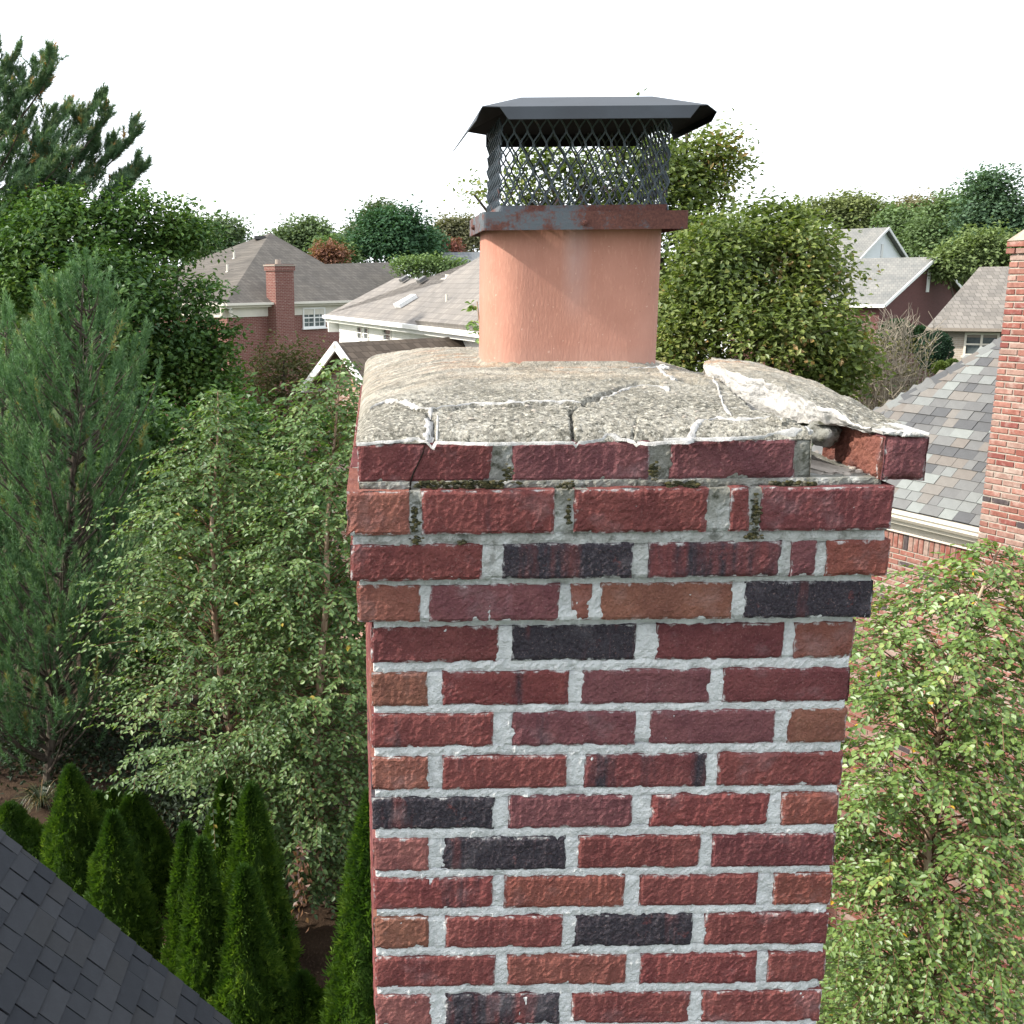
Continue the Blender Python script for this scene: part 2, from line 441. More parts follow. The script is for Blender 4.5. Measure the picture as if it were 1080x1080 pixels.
def m_facebrick(name, cols, mortar, row=0.0677, length=0.213, yaw=0.0, jitter=0.0, strength=1.0):
    """brickwork too far off for single bricks to be told apart"""
    t = NT(name); v = t.mapv(t.co('Object'), (1, 1, 1), (0, 0, 0), (0, 0, -yaw))
    sx = t.n('SeparateXYZ'); t.l(v, sx.inputs[0])
    cb = t.n('CombineXYZ'); t.l(t.math('ADD', sx.outputs[0], sx.outputs[1]), cb.inputs[0]); t.l(sx.outputs[2], cb.inputs[1])
    b = t.n('TexBrick'); t.l(cb.outputs[0], b.inputs['Vector'])
    b.inputs['Scale'].default_value = 1.0; b.inputs['Brick Width'].default_value = length
    b.inputs['Row Height'].default_value = row; b.inputs['Mortar Size'].default_value = 0.006
    t.set(b.inputs['Color1'], cols[0]); t.set(b.inputs['Color2'], cols[1]); t.set(b.inputs['Mortar'], mortar)
    b.inputs['Bias'].default_value = -0.2
    n = t.noise(v, 1.3, 5, 0.65)
    st = t.n('TexNoise'); t.l(t.mapv(cb.outputs[0], (4.6, 14.7, 1)), st.inputs['Vector']); st.inputs['Scale'].default_value = 1.0; st.inputs['Detail'].default_value = 1
    c = t.mix(t.math('MULTIPLY', t.step(n, 0.45, 0.7), 0.3), b.outputs['Color'], cols[2])
    c = t.mix(t.math('MULTIPLY', t.step(st.outputs[0], 0.66, 0.7), strength), c, mortar)
    return t.bsdf(c, 0.85, 0.2)

def m_roof(name, a, b, row=0.14, yaw=0.0, rz=1.0):
    """distant shingles: rows and tabs below a couple of pixels"""
    t = NT(name); v = t.mapv(t.co('Object'), (1, 1, 1), (0, 0, 0), (0, 0, -yaw))
    sx = t.n('SeparateXYZ'); t.l(v, sx.inputs[0])
    cb = t.n('CombineXYZ'); t.l(t.math('ADD', sx.outputs[0], t.math('MULTIPLY', sx.outputs[1], 0.35)), cb.inputs[0]); t.l(t.math('MULTIPLY', sx.outputs[2], 1.8 * rz), cb.inputs[1])
    bt = t.n('TexBrick'); t.l(cb.outputs[0], bt.inputs['Vector'])
    bt.inputs['Scale'].default_value = 1.0; bt.inputs['Brick Width'].default_value = 0.2; bt.inputs['Row Height'].default_value = row * 1.6
    bt.inputs['Mortar Size'].default_value = 0.012; bt.inputs['Bias'].default_value = 0.0
    t.set(bt.inputs['Color1'], a); t.set(bt.inputs['Color2'], b); t.set(bt.inputs['Mortar'], tuple(x * 0.78 for x in a))
    n = t.noise(v, 0.8, 6, 0.65)
    c = t.mix(t.step(n, 0.3, 0.75), t.mix(1, bt.outputs['Color'], (0.8, 0.8, 0.8), 'MULTIPLY'), t.mix(1, bt.outputs['Color'], (1.18, 1.15, 1.1), 'MULTIPLY'))
    return t.bsdf(c, 0.9, 0.15)

def m_shingle(name, stops, by_object=True):
    t = NT(name); v = t.co('Object')
    if by_object: f = t.n('ObjectInfo').outputs['Random']
    else: f = t.n('Attribute', attribute_name='tint').outputs['Fac']
    c = t.ramp(f, stops, 'CONSTANT')
    g = t.noise(v, 260, 3, 0.6); n = t.noise(v, 12, 4)
    c = t.mix(t.math('MULTIPLY', t.step(g, 0.45, 0.75), 0.5), c, t.mix(1, c, (0.5, 0.5, 0.52), 'MULTIPLY'))
    c = t.mix(t.math('MULTIPLY', t.step(n, 0.4, 0.7), 0.25), c, t.mix(1, c, (1.4, 1.4, 1.4), 'MULTIPLY'))
    return t.bsdf(c, 0.92, 0.12, t.bump(g, 0.003, 0.8))

def m_wallbrick(name):
    t = NT(name); v = t.co('Object'); oi = t.n('ObjectInfo')
    n = t.noise(v, 25, 4, 0.6, t.math('MULTIPLY', oi.outputs['Random'], 40.0))
    c = t.mix(t.step(n, 0.3, 0.75), t.mix(1, oi.outputs['Color'], (0.75, 0.72, 0.7), 'MULTIPLY'), t.mix(1, oi.outputs['Color'], (1.25, 1.3, 1.3), 'MULTIPLY'))
    w_ = t.math('MULTIPLY', t.step(t.noise(v, 9, 5, 0.65, t.math('MULTIPLY', oi.outputs['Random'], 40.0)), 0.52, 0.68), 0.5)
    c = t.mix(w_, c, (0.42, 0.36, 0.32))
    return t.bsdf(c, 0.85, 0.2, t.bump(n, 0.004, 0.6))

def m_leaf(name, stops, trans=0.3, gloss=0.05, rough=0.45):
    t = NT(name)
    f = t.n('Attribute', attribute_name='tint').outputs['Fac']
    c = t.ramp(f, stops)
    d = t.n('BsdfDiffuse'); t.l(c, d.inputs[0])
    tr = t.n('BsdfTranslucent'); t.l(t.mix(1, c, (1.25, 1.35, 0.6), 'MULTIPLY'), tr.inputs[0])
    gl = t.n('BsdfGlossy'); gl.inputs['Roughness'].default_value = rough
    gl.inputs[0].default_value = (0.9, 0.95, 1, 1)
    m1 = t.n('MixShader'); m1.inputs[0].default_value = trans
    t.l(d.outputs[0], m1.inputs[1]); t.l(tr.outputs[0], m1.inputs[2])
    m2 = t.n('MixShader'); m2.inputs[0].default_value = gloss
    t.l(m1.outputs[0], m2.inputs[1]); t.l(gl.outputs[0], m2.inputs[2])
    t.l(m2.outputs[0], t.out.inputs[0])
    return t.m

def m_bark(name, a, b, s=14):
    t = NT(name); v = t.co('Object')
    n = t.noise(t.mapv(v, (1, 1, 0.3)), s, 5, 0.65)
    return t.bsdf(t.mix(t.step(n, 0.35, 0.65), a, b), 0.9, 0.15, t.bump(n, 0.01, 0.7))

def m_glass(name):
    t = NT(name)
    return t.bsdf(t.mix(t.step(t.noise(t.co(), 1.5, 3), 0.4, 0.6), (0.05, 0.062, 0.066), (0.12, 0.14, 0.145)), 0.1, 0.6)

def m_ground():
    t = NT('ground_turf'); v = t.co('Object')
    n = t.noise(v, 0.35, 6, 0.6); f = t.noise(v, 14, 5, 0.65)
    c = t.mix(t.step(n, 0.42, 0.58), (0.035, 0.055, 0.018), (0.055, 0.085, 0.025))
    c = t.mix(t.math('MULTIPLY', t.step(f, 0.45, 0.7), 0.6), c, (0.02, 0.03, 0.01))
    return t.bsdf(c, 0.95, 0.1, t.bump(f, 0.03, 1.0))
def m_mulch():
    t = NT('mulch'); v = t.co('Object')
    n = t.noise(v, 1.2, 6, 0.6); f = t.noise(t.mapv(v, (1, 0.5, 1)), 30, 5, 0.7)
    c = t.mix(t.step(n, 0.4, 0.6), (0.022, 0.014, 0.010), (0.05, 0.033, 0.022))
    c = t.mix(t.math('MULTIPLY', t.step(f, 0.5, 0.7), 0.7), c, (0.085, 0.055, 0.036))
    return t.bsdf(c, 0.95, 0.1, t.bump(f, 0.03, 1.0))

M_BRICK = m_brick_hero(); M_MORT = m_mortar(); M_CROWN = m_crown(); M_FLUE = m_flue()
M_FRESH = m_plain('fresh_broken_mortar', (0.44, 0.435, 0.42), 0.95, 0.1, 30, 0.2, 0.006)
M_SEAL = m_plain('sealant', (0.42, 0.415, 0.40), 0.85, 0.1, 90, 0.4, 0.008)
M_LID = m_plain('cap_lid_steel', (0.017, 0.022, 0.028), 0.5, 0.28, 12, 0.25, 0.0005)
M_COLLAR = m_steel('cap_collar_steel', 0.80, (0.062, 0.074, 0.086)); M_MESH = m_steel('cap_mesh_steel', 0.25, (0.042, 0.054, 0.066))
M_WHITE = m_plain('white_paint', (0.74, 0.74, 0.72), 0.6, 0.3, 3, 0.06)
M_CREAM = m_plain('cream_trim', (0.58, 0.55, 0.48), 0.6, 0.3, 3, 0.08)
M_GLASS = m_glass('window_glass')
M_LIME = m_plain('pale_mortar', (0.34, 0.305, 0.265), 0.9, 0.15, 25, 0.2, 0.004)
M_WB = m_wallbrick('house_brick')
M_BARK = m_bark('bark', (0.045, 0.035, 0.028), (0.12, 0.10, 0.08))
M_BIRCHB = m_bark('birch_bark', (0.20, 0.11, 0.07), (0.52, 0.40, 0.30), 9)

# ================================================================== setting
g = MB(); R_ = 900
ang = np.arange(48) * 2 * PI / 48
ringV = [np.array([[0, 20, 0]])]
for r in (30, 80, 200, 500, R_):
    ringV.append(np.stack([r * np.cos(ang), 20 + r * np.sin(ang), np.zeros(48)], -1))
V = np.concatenate(ringV)
T = [[0, 1 + i, 1 + (i + 1) % 48] for i in range(48)]
Q = [[1 + k * 48 + i, 1 + (k + 1) * 48 + i, 1 + (k + 1) * 48 + (i + 1) % 48, 1 + k * 48 + (i + 1) % 48] for k in range(4) for i in range(48)]
g.add(V, T, Q)
struct(g.build('ground', m_ground()))
g = MB()
n = 40
aa = np.arange(n) * 2 * PI / n
rr = 1 + 0.12 * vn(aa * 2, 1.5, 0) + 0.05 * vn(aa * 6, 2.5, 0)
V = np.stack([-7.5 + 11 * rr * np.cos(aa), 14.5 + 8 * rr * np.sin(aa), np.full(n, 0.004)], -1)
g.add(np.concatenate([[[-7.5, 14.5, 0.004]], V]), [[0, 1 + i, 1 + (i + 1) % n] for i in range(n)])
struct(g.build('mulch_bed', m_mulch()))

# ================================================================== chimney
CH = thing('brick_chimney', 'big red brick chimney with corbelled top and cracked concrete crown', 'chimney', (0.35, 0.75, 0))
CHM = T_(CH)
Z5 = CAMZ - 0.4928
# per course: top and bottom pixel rows at mid width, projection of the face, bricks as (x0, x1, kind)
COURSES = [
    (466, 506.5, .016, [(377, 519, 'rm'), (540, 685, 'p'), (708, 839, 'p')]),
    (516.5, 562, .036, [(366, 432, 'o'), (445, 585, 'r'), (606, 747, 'r'), (770, 791, 'r'), (803, 942, 'm')]),
    (573.5, 610, .031, [(370, 508, 'r'), (531, 667, 'k'), (684, 824, 'b'), (835, 861, 'p'), (872, 938, 'ro')]),
    (616, 654, .019, [(377, 443, 'o'), (454, 590, 'p'), (603, 625, 'o'), (634, 772, 'on'), (785, 921, 'k')]),
    (659.7, 696.5, 0, [(391, 525, 'rm'), (540, 671, 'k'), (693, 826, 'm'), (838, 903, 'o')]),
    (707.5, 742.5, 0, [(392, 451, 'on'), (467, 600, 'b2'), (614, 749, 'p'), (763, 899, 'm')]),
    (751.2, 786, 0, [(393, 520, 'r'), (541, 671, 'pb'), (686, 817, 'p'), (832, 894, 'on')]),
    (796.5, 831, 0, [(392, 452, 'o'), (467, 598, 'r'), (617, 745, 'b'), (757, 890, 'r')]),
    (839.7, 873, 0, [(394, 521, 'k'), (537, 667, 'p'), (687, 811, 'b2'), (825, 886, 'ro')]),
    (882.5, 916.5, 0, [(392, 452, 'rp'), (467, 597, 'k'), (610, 739, 'r'), (751, 881, 'm')]),
    (924.5, 957, 0, [(394, 519, 'b2'), (532, 658, 'ro'), (675, 799, 'r'), (816, 877, 'ro')]),
    (966, 998.7, 0, [(395, 452, 'on'), (470, 593, 'r'), (606, 730, 'k'), (744, 870, 'r')]),
    (1007.7, 1039, 0, [(397, 522, 'r'), (535, 660, 'rn'), (675, 798, 'b2'), (810, 867, 'r')]),
    (1048, 1080, 0, [(397, 455, 'rp'), (470, 590, 'kb'), (603, 728, 'r'), (740, 864, 'r')]),
]
KIND = {'r': (.166, .057, .054, .24), 'rm': (.158, .056, .056, .3), 'p': (.152, .064, .070, .3), 'pb': (.152, .063, .070, .45), 'm': (.140, .049, .052, .24),
        'o': (.205, .086, .068, .08), 'on': (.196, .090, .066, .12), 'ro': (.185, .068, .055, .14), 'rn': (.178, .068, .057, .25), 'rp': (.215, .09, .085, .05),
        'k': (.13, .05, .05, .77), 'kb': (.15, .05, .05, .7), 'b': (.155, .055, .056, .55), 'b2': (.165, .053, .052, .42)}
def zrow(py, e): return on_y(640, py, -e)[2]
rows = []
for tp, bt, e, bl in COURSES:
    zt, zb = zrow(tp, e), zrow(bt, e)
    xs = [(on_y(a, (tp + bt) / 2 + 2 - (a - 640) * .009, -e)[0], on_y(b, (tp + bt) / 2 + 2 - (b - 640) * .009, -e)[0], k) for a, b, k in bl]
    rows.append([zt, zb, e, xs])
pitch = (rows[4][0] - rows[13][0]) / 9
for k in range(2):                      # two more courses just under the frame
    src = rows[12 + k]
    rows.append([rows[13][0] - pitch * (k + 1), rows[13][0] - pitch * (k + 1) - 0.052, 0, [(a, b, 'r') for a, b, _ in src[3]]])
DEP = 1.5
XL = [r[3][0][0] for r in rows]
XR = [r[3][-1][1] for r in rows]
wx = (sum(XL[4:14]) / 10, sum(XR[4:14]) / 10)
for i in range(4, len(rows)):
    rows[i][3][0] = (wx[0] + random.uniform(-.001, .001), *rows[i][3][0][1:])
    a, b, k = rows[i][3][-1]; rows[i][3][-1] = (a, wx[1] + random.uniform(-.001, .001), k)
    XL[i], XR[i] = wx
XR[0] = XR[1] - 0.02
mort = MB()
seed = 0
def put_brick(w_, h_, d_, M, kind, **kw):
    global seed
    seed += 1
    V, T, Q, E = rough_box(w_, h_, d_, seed=seed, **kw)
    o = MB().add(V, T, Q, E).build('brick', M_BRICK, CH, attr='edge', M=CHM @ M)
    c = KIND[kind]
    j = random.uniform(.93, 1.07)
    o.color = (c[0] * j, c[1] * j, c[2] * j, c[3])
    return o
RZL = Matrix.Rotation(-PI / 2, 4, 'Z')   # front faces -x
side_kinds = ['r', 'o', 'p', 'm', 'ro', 'b2', 'r', 'k', 'rp', 'on']
side = MB(); FLARE = .016
for i, (zt, zb, e, xs) in enumerate(rows):
    h_ = zt - zb; FLARE = .016 if i > 3 else 0.
    for j, (a, b, k) in enumerate(xs):
        wd = b - a
        first, last = j == 0, j == len(xs) - 1 and i > 0
        dd = 0.09
        if (first or last) and wd < 0.12: dd = 0.195
        o = put_brick(wd, h_, dd, Matrix.Translation((a, -e, zb)), k)
        if i == 0 and j == 0: o['label'] = 'red brick split by a slanting crack'
        if first:
            y = -e + dd + 0.012
            while y < DEP + e - 0.03:
                L = min(0.195, DEP + e - y)
                if DEP + e - y - L < 0.05: L = DEP + e - y
                put_brick(L, h_, 0.09, Matrix.Translation((a - FLARE * (y + e + L) - .0015, y + L, zb)) @ Matrix.Rotation(FLARE, 4, 'Z') @ RZL, random.choice(side_kinds), res=0.014)
                y += L + 0.012
        if last:
            y = -e + dd + 0.012
            while y < DEP + e - 0.03:
                L = min(0.195, DEP + e - y)
                side.obox((b - .09, y, zb), (.09, 0, 0), (0, L, 0), (0, 0, h_), random.random())
                y += L + 0.012
    # back courses
    x = XL[i]
    while x < XR[i] - 0.05:
        L = min(0.195, XR[i] - x)
        side.obox((x, DEP + e - .09, zb), (L, 0, 0), (0, .09, 0), (0, 0, h_), random.random())
        x += L + 0.012
    # mortar of the course and of the bed below it
    nb = rows[i + 1] if i + 1 < len(rows) else [zb - .0145, 0, 0, 0]
    x0, x1 = XL[i] + .004, XR[i] - .004
    if i == 0: x1 = on_y(857, 485, -e)[0]
    V, T, Q, E = rough_box(x1 - x0, h_ - .0005, DEP + 2 * e - .012, amp=.0013, seed=900 + i, rnd=.002, jit=.0005, res=.005, nd=6)
    V[:, 0] -= np.clip(1 - V[:, 0] / .2, 0, 1) * FLARE * .8 * np.clip(V[:, 1], 0, None)
    mort.add(V + np.array([x0, -e + .0032, zb - .0006]), T, Q, E)
    eb = min(e, nb[2]) if i else .022
    x0, x1 = max(XL[i], XL[min(i + 1, len(rows) - 1)]) + .004, min(XR[i], XR[min(i + 1, len(rows) - 1)]) - .004
    if i == 0: x0, x1 = XL[0] + .003, XR[1] - .012
    V, T, Q, E = rough_box(x1 - x0, zb - nb[0] + .0006, DEP + 2 * eb - .012, amp=.0014, seed=950 + i, rnd=.001, jit=.0005, res=.005, nd=6)
    V[:, 0] -= np.clip(1 - V[:, 0] / .2, 0, 1) * FLARE * .8 * np.clip(V[:, 1], 0, None) * (i > 3)
    mort.add(V + np.array([x0, -eb + .0030, nb[0] - .0003]), T, Q, E)
zc1, zc2 = rows[0][0], rows[1][0]
xcav = on_y(857, 485, -.016)[0]
mort.obox((xcav + .02, .25, zc2 + .003), (XR[0] - xcav - .1, 0, 0), (0, DEP - .26, 0), (0, 0, zc1 - zc2 - .006))
mo = mort.build('mortar', M_MORT, CH, attr='edge', M=CHM)
so = side.build('side_brickwork', m_shingle('brick_side', [(0, (.17, .045, .042)), (.3, (.15, .045, .05)), (.55, (.2, .075, .055)), (.8, (.13, .036, .04)), (.93, (.03, .025, .028))], False), CH, M=CHM, kind='stuff')
# shaft below the frame, down to the ground
low = MB()
zb = rows[-1][1]
low.obox((wx[0] + .006, .006, -.05), (wx[1] - wx[0] - .012, 0, 0), (0, DEP - .012, 0), (0, 0, zb + .05))
low.build('shaft_core', M_MORT, CH, M=CHM)
low = MB(); z = zb - .0155 - .052; q = 0
while z > 0:
    off = .0 if q % 2 else .1
    for (ax, fx, ln) in ((0, 0, 1), (0, DEP - .09, 1), (1, wx[0], 0), (1, wx[1] - .09, 0)):
        p = 0; tot = (wx[1] - wx[0]) if ax == 0 else DEP - .2
        L = .195 - off
        while p < tot - .02:
            L = min(L, tot - p)
            if ax == 0: low.obox((wx[0] + p, fx, z), (L, 0, 0), (0, .09, 0), (0, 0, .052), random.random())
            else: low.obox((fx, .1 + p, z), (.09, 0, 0), (0, L, 0), (0, 0, .052), random.random())
            p += L + .012; L = .195
    z -= pitch; q += 1
low.build('lower_brickwork', so.data.materials[0], CH, M=CHM, kind='stuff')

# ---- crown
X0, X1, Y0, Y1 = XL[0] - .002, XR[0] + .012, -.014, DEP + .012
def sstep(a, b, x):
    t = np.clip((x - a) / (b - a), 0, 1); return t * t * (3 - 2 * t)
HC = 0.052
def crown0(x, y):
    x = np.asarray(x, float); y = np.asarray(y, float)
    dl, dr, df, db = x - X0, X1 - x, y - Y0, Y1 - y
    dm = np.clip(np.minimum(np.minimum(dl, dr), np.minimum(df, db)), 0, None)
    def sm(d, w_): return 1 - np.clip(1 - d / w_, 0, 1) ** 1.6
    a, b, c, d = sm(dl, .24), sm(dr, .30), sm(df, .56), sm(db, .5)
    k = 9.0
    s = -np.log(np.exp(-k * a) + np.exp(-k * b) + np.exp(-k * c) + np.exp(-k * d)) / k
    return zc1 + .004 + .017 * (1 - np.exp(-dm / .010)) + HC * np.clip(s, -.05, 1.1)
def on_crown(px, py, dz=0.0):
    z = zc1 + .03
    for _ in range(14):
        p = on_z(px, py, z)
        z = .4 * z + .6 * float(crown0(np.clip(p[0], X0, X1), np.clip(p[1], Y0, Y1)))
    p[2] = z + dz
    return p
def pl(pts): return np.array([on_crown(*p) for p in pts])
CR_MAIN = pl([(377, 440), (390, 431), (406, 423), (425, 423.5), (440, 430), (455, 431.5), (480, 428.5), (500, 425.5), (540, 426), (562, 424.5), (595, 424.5), (614, 425), (621, 420), (634, 415), (644, 413), (655, 406.5), (673, 403), (694, 404), (704, 409)])
CR_A = pl([(452, 433), (456, 441), (457.5, 458), (456, 463)])
CR_B = pl([(616, 424), (602, 431), (601.5, 435), (604, 444), (605.5, 460)])
CR_C = pl([(672, 451), (664, 456.5), (660, 463)])
CR_D = pl([(690, 386), (702, 396), (712, 401)])
BREAK = pl([(742, 383), (752, 396), (760, 403), (771, 410), (794, 429), (816, 447)])
CAVX = xcav
brk = np.concatenate([BREAK[:, :2], [[on_y(831, 452, .01)[0], .012], [CAVX - .004, .0], [CAVX, Y0 - .05], [1.2, Y0 - .05], [1.2, .60], [.60, .60], [BREAK[0, 0] + .01, BREAK[0, 1] + .03]]])
def inpoly(x, y, P):
    r = np.zeros(x.shape, bool); j = len(P) - 1
    for i in range(len(P)):
        xi, yi = P[i]; xj, yj = P[j]
        c = ((yi > y) != (yj > y)) & (x < (xj - xi) * (y - yi) / (yj - yi + 1e-12) + xi)
        r ^= c; j = i
    return r
def pdist(x, y, P):
    d = np.full(x.shape, 9.0)
    for a, b in zip(P[:-1], P[1:]):
        ab = b[:2] - a[:2]; L2 = ab @ ab + 1e-12
        t = np.clip(((x - a[0]) * ab[0] + (y - a[1]) * ab[1]) / L2, 0, 1)
        d = np.minimum(d, np.hypot(x - a[0] - t * ab[0], y - a[1] - t * ab[1]))
    return d
gx = np.arange(X0, X1 + .0028, .0028); gx[-1] = X1
gy = np.concatenate([np.arange(Y0, .46, .0026), np.arange(.46, Y1, .009), [Y1]])
GX, GY = np.meshgrid(gx, gy)
GZ = crown0(GX, GY)
jx = GX + .002 * vn(GX * 90, GY * 90, 3.3); jy = GY + .002 * vn(GX * 90, GY * 90, 7.7)
edge_d = np.minimum(np.minimum(GX - X0, X1 - GX), np.minimum(GY - Y0, Y1 - GY))
soft = np.clip(edge_d / .02, .15, 1)
GZ += soft * (.0035 * fbm(GX * 13, GY * 13, 0.2, 3) + .0022 * vn(GX * 70, GY * 70, .5) + .0013 * vn(GX * 190, GY * 190, .9))
GZ += -.0035 * np.clip(vn(GX * 8, GY * 20, 4.2) - .2, 0, 1) - .004 * np.clip(vn(GX * 60, GY * 95, 2.2) - .45, 0, 1)
dmain = pdist(jx, jy, CR_MAIN)
front_side = GY < np.interp(GX, CR_MAIN[:, 0], CR_MAIN[:, 1])
GZ -= np.where(front_side & (GX > X0), .0035, 0)          # the front strip has dropped a little
for P, dep, wd in ((CR_MAIN, .006, .003), (CR_A, .02, .0024), (CR_B, .020, .0019), (CR_C, .007, .0014)):
    GZ -= dep * np.exp(-(pdist(jx, jy, P) / wd) ** 2)
wide = pl([(618, 422), (631, 417)]); GZ -= .014 * np.exp(-(pdist(jx, jy, wide) / .005) ** 2)
wide = pl([(637, 414.5), (644, 413)]); GZ -= .012 * np.exp(-(pdist(jx, jy, wide) / .005) ** 2)
hole = on_crown(730, 402); GZ -= .022 * np.exp(-(((jx - hole[0]) / .020) ** 2 + ((jy - hole[1]) / .032) ** 2) ** 2)
bm_ = inpoly(jx, jy, brk)
zlow = np.where((GX > CAVX - .003) & (GY < .24), zc2 + .006 + .003 * vn(GX * 50, GY * 50, 8.8), zc1 + .006)
GZ = np.where(bm_, zlow + .0, GZ)
cr = MB()
ny, nx = GX.shape
ox = .0014 * vn(GX * 120, GY * 120, 5.5) * (edge_d < .004)
V = np.stack([GX, GY + ox, GZ], -1).reshape(-1, 3)
gi = np.arange(ny - 1)[:, None] * nx + np.arange(nx - 1)[None]
keep = ~(bm_[:-1, :-1] & bm_[1:, 1:] & (GX[:-1, :-1] > CAVX) & (GY[:-1, :-1] > .24))
Q = np.stack([gi, gi + 1, gi + nx + 1, gi + nx], -1)[keep].reshape(-1, 4)
cr.add(V, None, Q)
# lip down to the bricks, with the open gaps of the photograph along the front
def gap(x):
    a, b = on_y(541, 463, -.016)[0], on_y(618, 463, -.016)[0]
    c, d = on_y(697, 464, -.016)[0], on_y(779, 464, -.016)[0]
    q = lambda l, r: sstep(l - .002, l + .012, x) * (1 - sstep(r - .012, r + .002, x))
    return .0055 * q(a, b) + .0042 * q(c, d)
for line, dirn in ((np.arange(nx), (0, 1)), ((ny - 1) * nx + np.arange(nx), (0, -1)), (np.arange(ny) * nx, (1, 0)), (np.arange(ny) * nx + nx - 1, (-1, 0))):
    A = V[line].copy()
    Bz = np.full(len(A), zc1 - .001)
    if dirn == (0, 1): Bz = zc1 - .0006 + gap(A[:, 0]) + .0006 * vn(A[:, 0] * 300, 0, 3)
    Bz = np.minimum(Bz, A[:, 2])
    B = A.copy(); B[:, 2] = Bz; B[:, 0] += dirn[0] * .001; B[:, 1] += dirn[1] * .001
    C = B.copy(); C[:, 0] += dirn[0] * .05; C[:, 1] += dirn[1] * .05
    m = len(A); i = np.arange(m - 1)
    cr.add(np.concatenate([A, B, C]), None, np.concatenate([np.stack([i, i + m, i + m + 1, i + 1], -1), np.stack([i + m, i + 2 * m, i + 2 * m + 1, i + m + 1], -1)]))
cr.build('concrete_crown', M_CROWN, CH, smooth=False, M=CHM)

# ---- sealant beads smeared along the cracks
def crz(x, y):
    i = np.clip(np.searchsorted(gx, x), 1, nx - 1); j = np.clip(np.searchsorted(gy, y), 1, ny - 1)
    return float(max(GZ[j, i], GZ[j - 1, i - 1]))
def bead(P, wd, ht, seed, off=(0, 0), base=None):
    P = np.asarray(P, float)
    d = np.concatenate([[0], np.cumsum(np.linalg.norm(np.diff(P, axis=0), axis=1))])
    n_ = max(4, int(d[-1] / .004))
    s = np.linspace(0, d[-1], n_)
    X = np.interp(s, d, P[:, 0]) + off[0]; Y = np.interp(s, d, P[:, 1]) + off[1]; Z = np.interp(s, d, P[:, 2])
    dx, dy = np.gradient(X), np.gradient(Y); L = np.hypot(dx, dy) + 1e-9
    nx_, ny_ = -dy / L, dx / L
    W = wd * (1 + .55 * vn(s * 45, seed, 0) + .4 * vn(s * 170, seed, 5)) * np.clip(np.minimum(np.arange(n_), n_ - 1 - np.arange(n_)) / 2.0, .12, 1) * np.clip(1.15 + 1.5 * vn(s * 26, seed * 3.1, 9), .22, 1.25)
    ring = []
    for u, hh in ((-1, -.004), (-.7, .45), (-.2, .95), (.3, 1), (.75, .4), (1, -.004)):
        ww = W * (1 + .18 * vn(s * 140, seed + u * 9, 2))
        x, y = X + nx_ * ww * u, Y + ny_ * ww * u
        zz = np.array([crz(a, b) for a, b in zip(x, y)]) if base is None else Z
        ring.append(np.stack([x, y, zz + (ht * hh if hh > 0 else -.003) + .0006 * vn(s * 220, u * 5, seed)], -1))
    V = np.stack(ring, 1); k = 6
    i = np.arange(n_ - 1)[:, None] * k + np.arange(k - 1)[None]
    return MB().add(V.reshape(-1, 3), None, np.stack([i, i + k, i + k + 1, i + 1], -1).reshape(-1, 4))
def sealant(P, wd, ht, sd_, **kw):
    return bead(P, wd * .60, ht * .42, sd_, **kw).build('sealant', M_SEAL, CH, smooth=True, M=CHM)
sealant(CR_MAIN[1:6], .0040, .002, 1, off=(0, .005))
sealant(CR_MAIN[5:12], .0048, .0026, 2, off=(0, .008))
sealant(CR_MAIN[12:19], .0055, .0028, 3, off=(.001, -.008))
sealant(pl([(454.5, 430), (452.5, 440), (452.5, 452), (451.5, 463)]), .0092, .0035, 4)
sealant(pl([(460.5, 434), (461.5, 450), (461, 463)]), .0034, .0028, 14)
sealant(CR_D, .0062, .005, 5)
sealant(pl([(664, 389), (676, 388.5), (692, 389)]), .004, .003, 6)
sealant(pl([(747, 388), (753, 402), (763, 424), (771, 449)]), .0042, .0036, 7)
sealant(pl([(376, 468), (400, 466), (440, 464), (480, 463), (520, 460)]), .0042, .002, 8)
sealant(pl([(520, 460), (545, 458), (580, 456), (616, 458.5), (640, 461), (664, 461)]), .0044, .0025, 9)
sealant(pl([(662, 464), (676, 458), (700, 454), (722, 456), (738, 452), (756, 449.5), (775, 452), (800, 452), (820, 450), (832, 450)]), .0085, .0035, 10)
sealant(pl([(700, 463), (740, 463), (780, 462), (815, 460), (845, 459)]), .006, .003, 11)

# ---- broken slab lifted off the far corner
def q3(px, py, y): return on_y(px, py, y)
Lc = np.array([q3(743, 382.5, .44), q3(757, 386, .37), q3(800, 400, .25), q3(848, 417.5, .13), q3(880, 434, .06), q3(897, 444, .03), q3(921, 451, .004)])
Mc = np.array([q3(752, 380, .62), q3(803, 385.5, .55), q3(860, 404, .38), q3(900, 422.5, .25), q3(930, 439, .13), q3(948, 449, .06), q3(955, 455, .0)])
xr = q3(972, 462, -.016)[0]
Rc = np.array([[xr - .02, 1.0, zc1 - .01], [xr, .80, zc1 + .0], [xr + .003, .55, zc1 + .008], [xr, .35, zc1 + .012], [xr, .18, zc1 + .012], [xr, .08, zc1 + .013], q3(973, 462.5, -.016)])
nt_, ns = 110, 70
tt = np.linspace(0, 6, nt_)
def ip(C): return np.stack([np.interp(tt, np.arange(7), C[:, k]) for k in range(3)], -1)
A, B, C = ip(Lc), ip(Mc), ip(Rc)
ss = np.linspace(0, 1, ns)[None, :, None]
S = A[:, None] * (2 * (ss - .5) * (ss - 1)) + B[:, None] * (4 * ss * (1 - ss)) + C[:, None] * (2 * ss * (ss - .5))
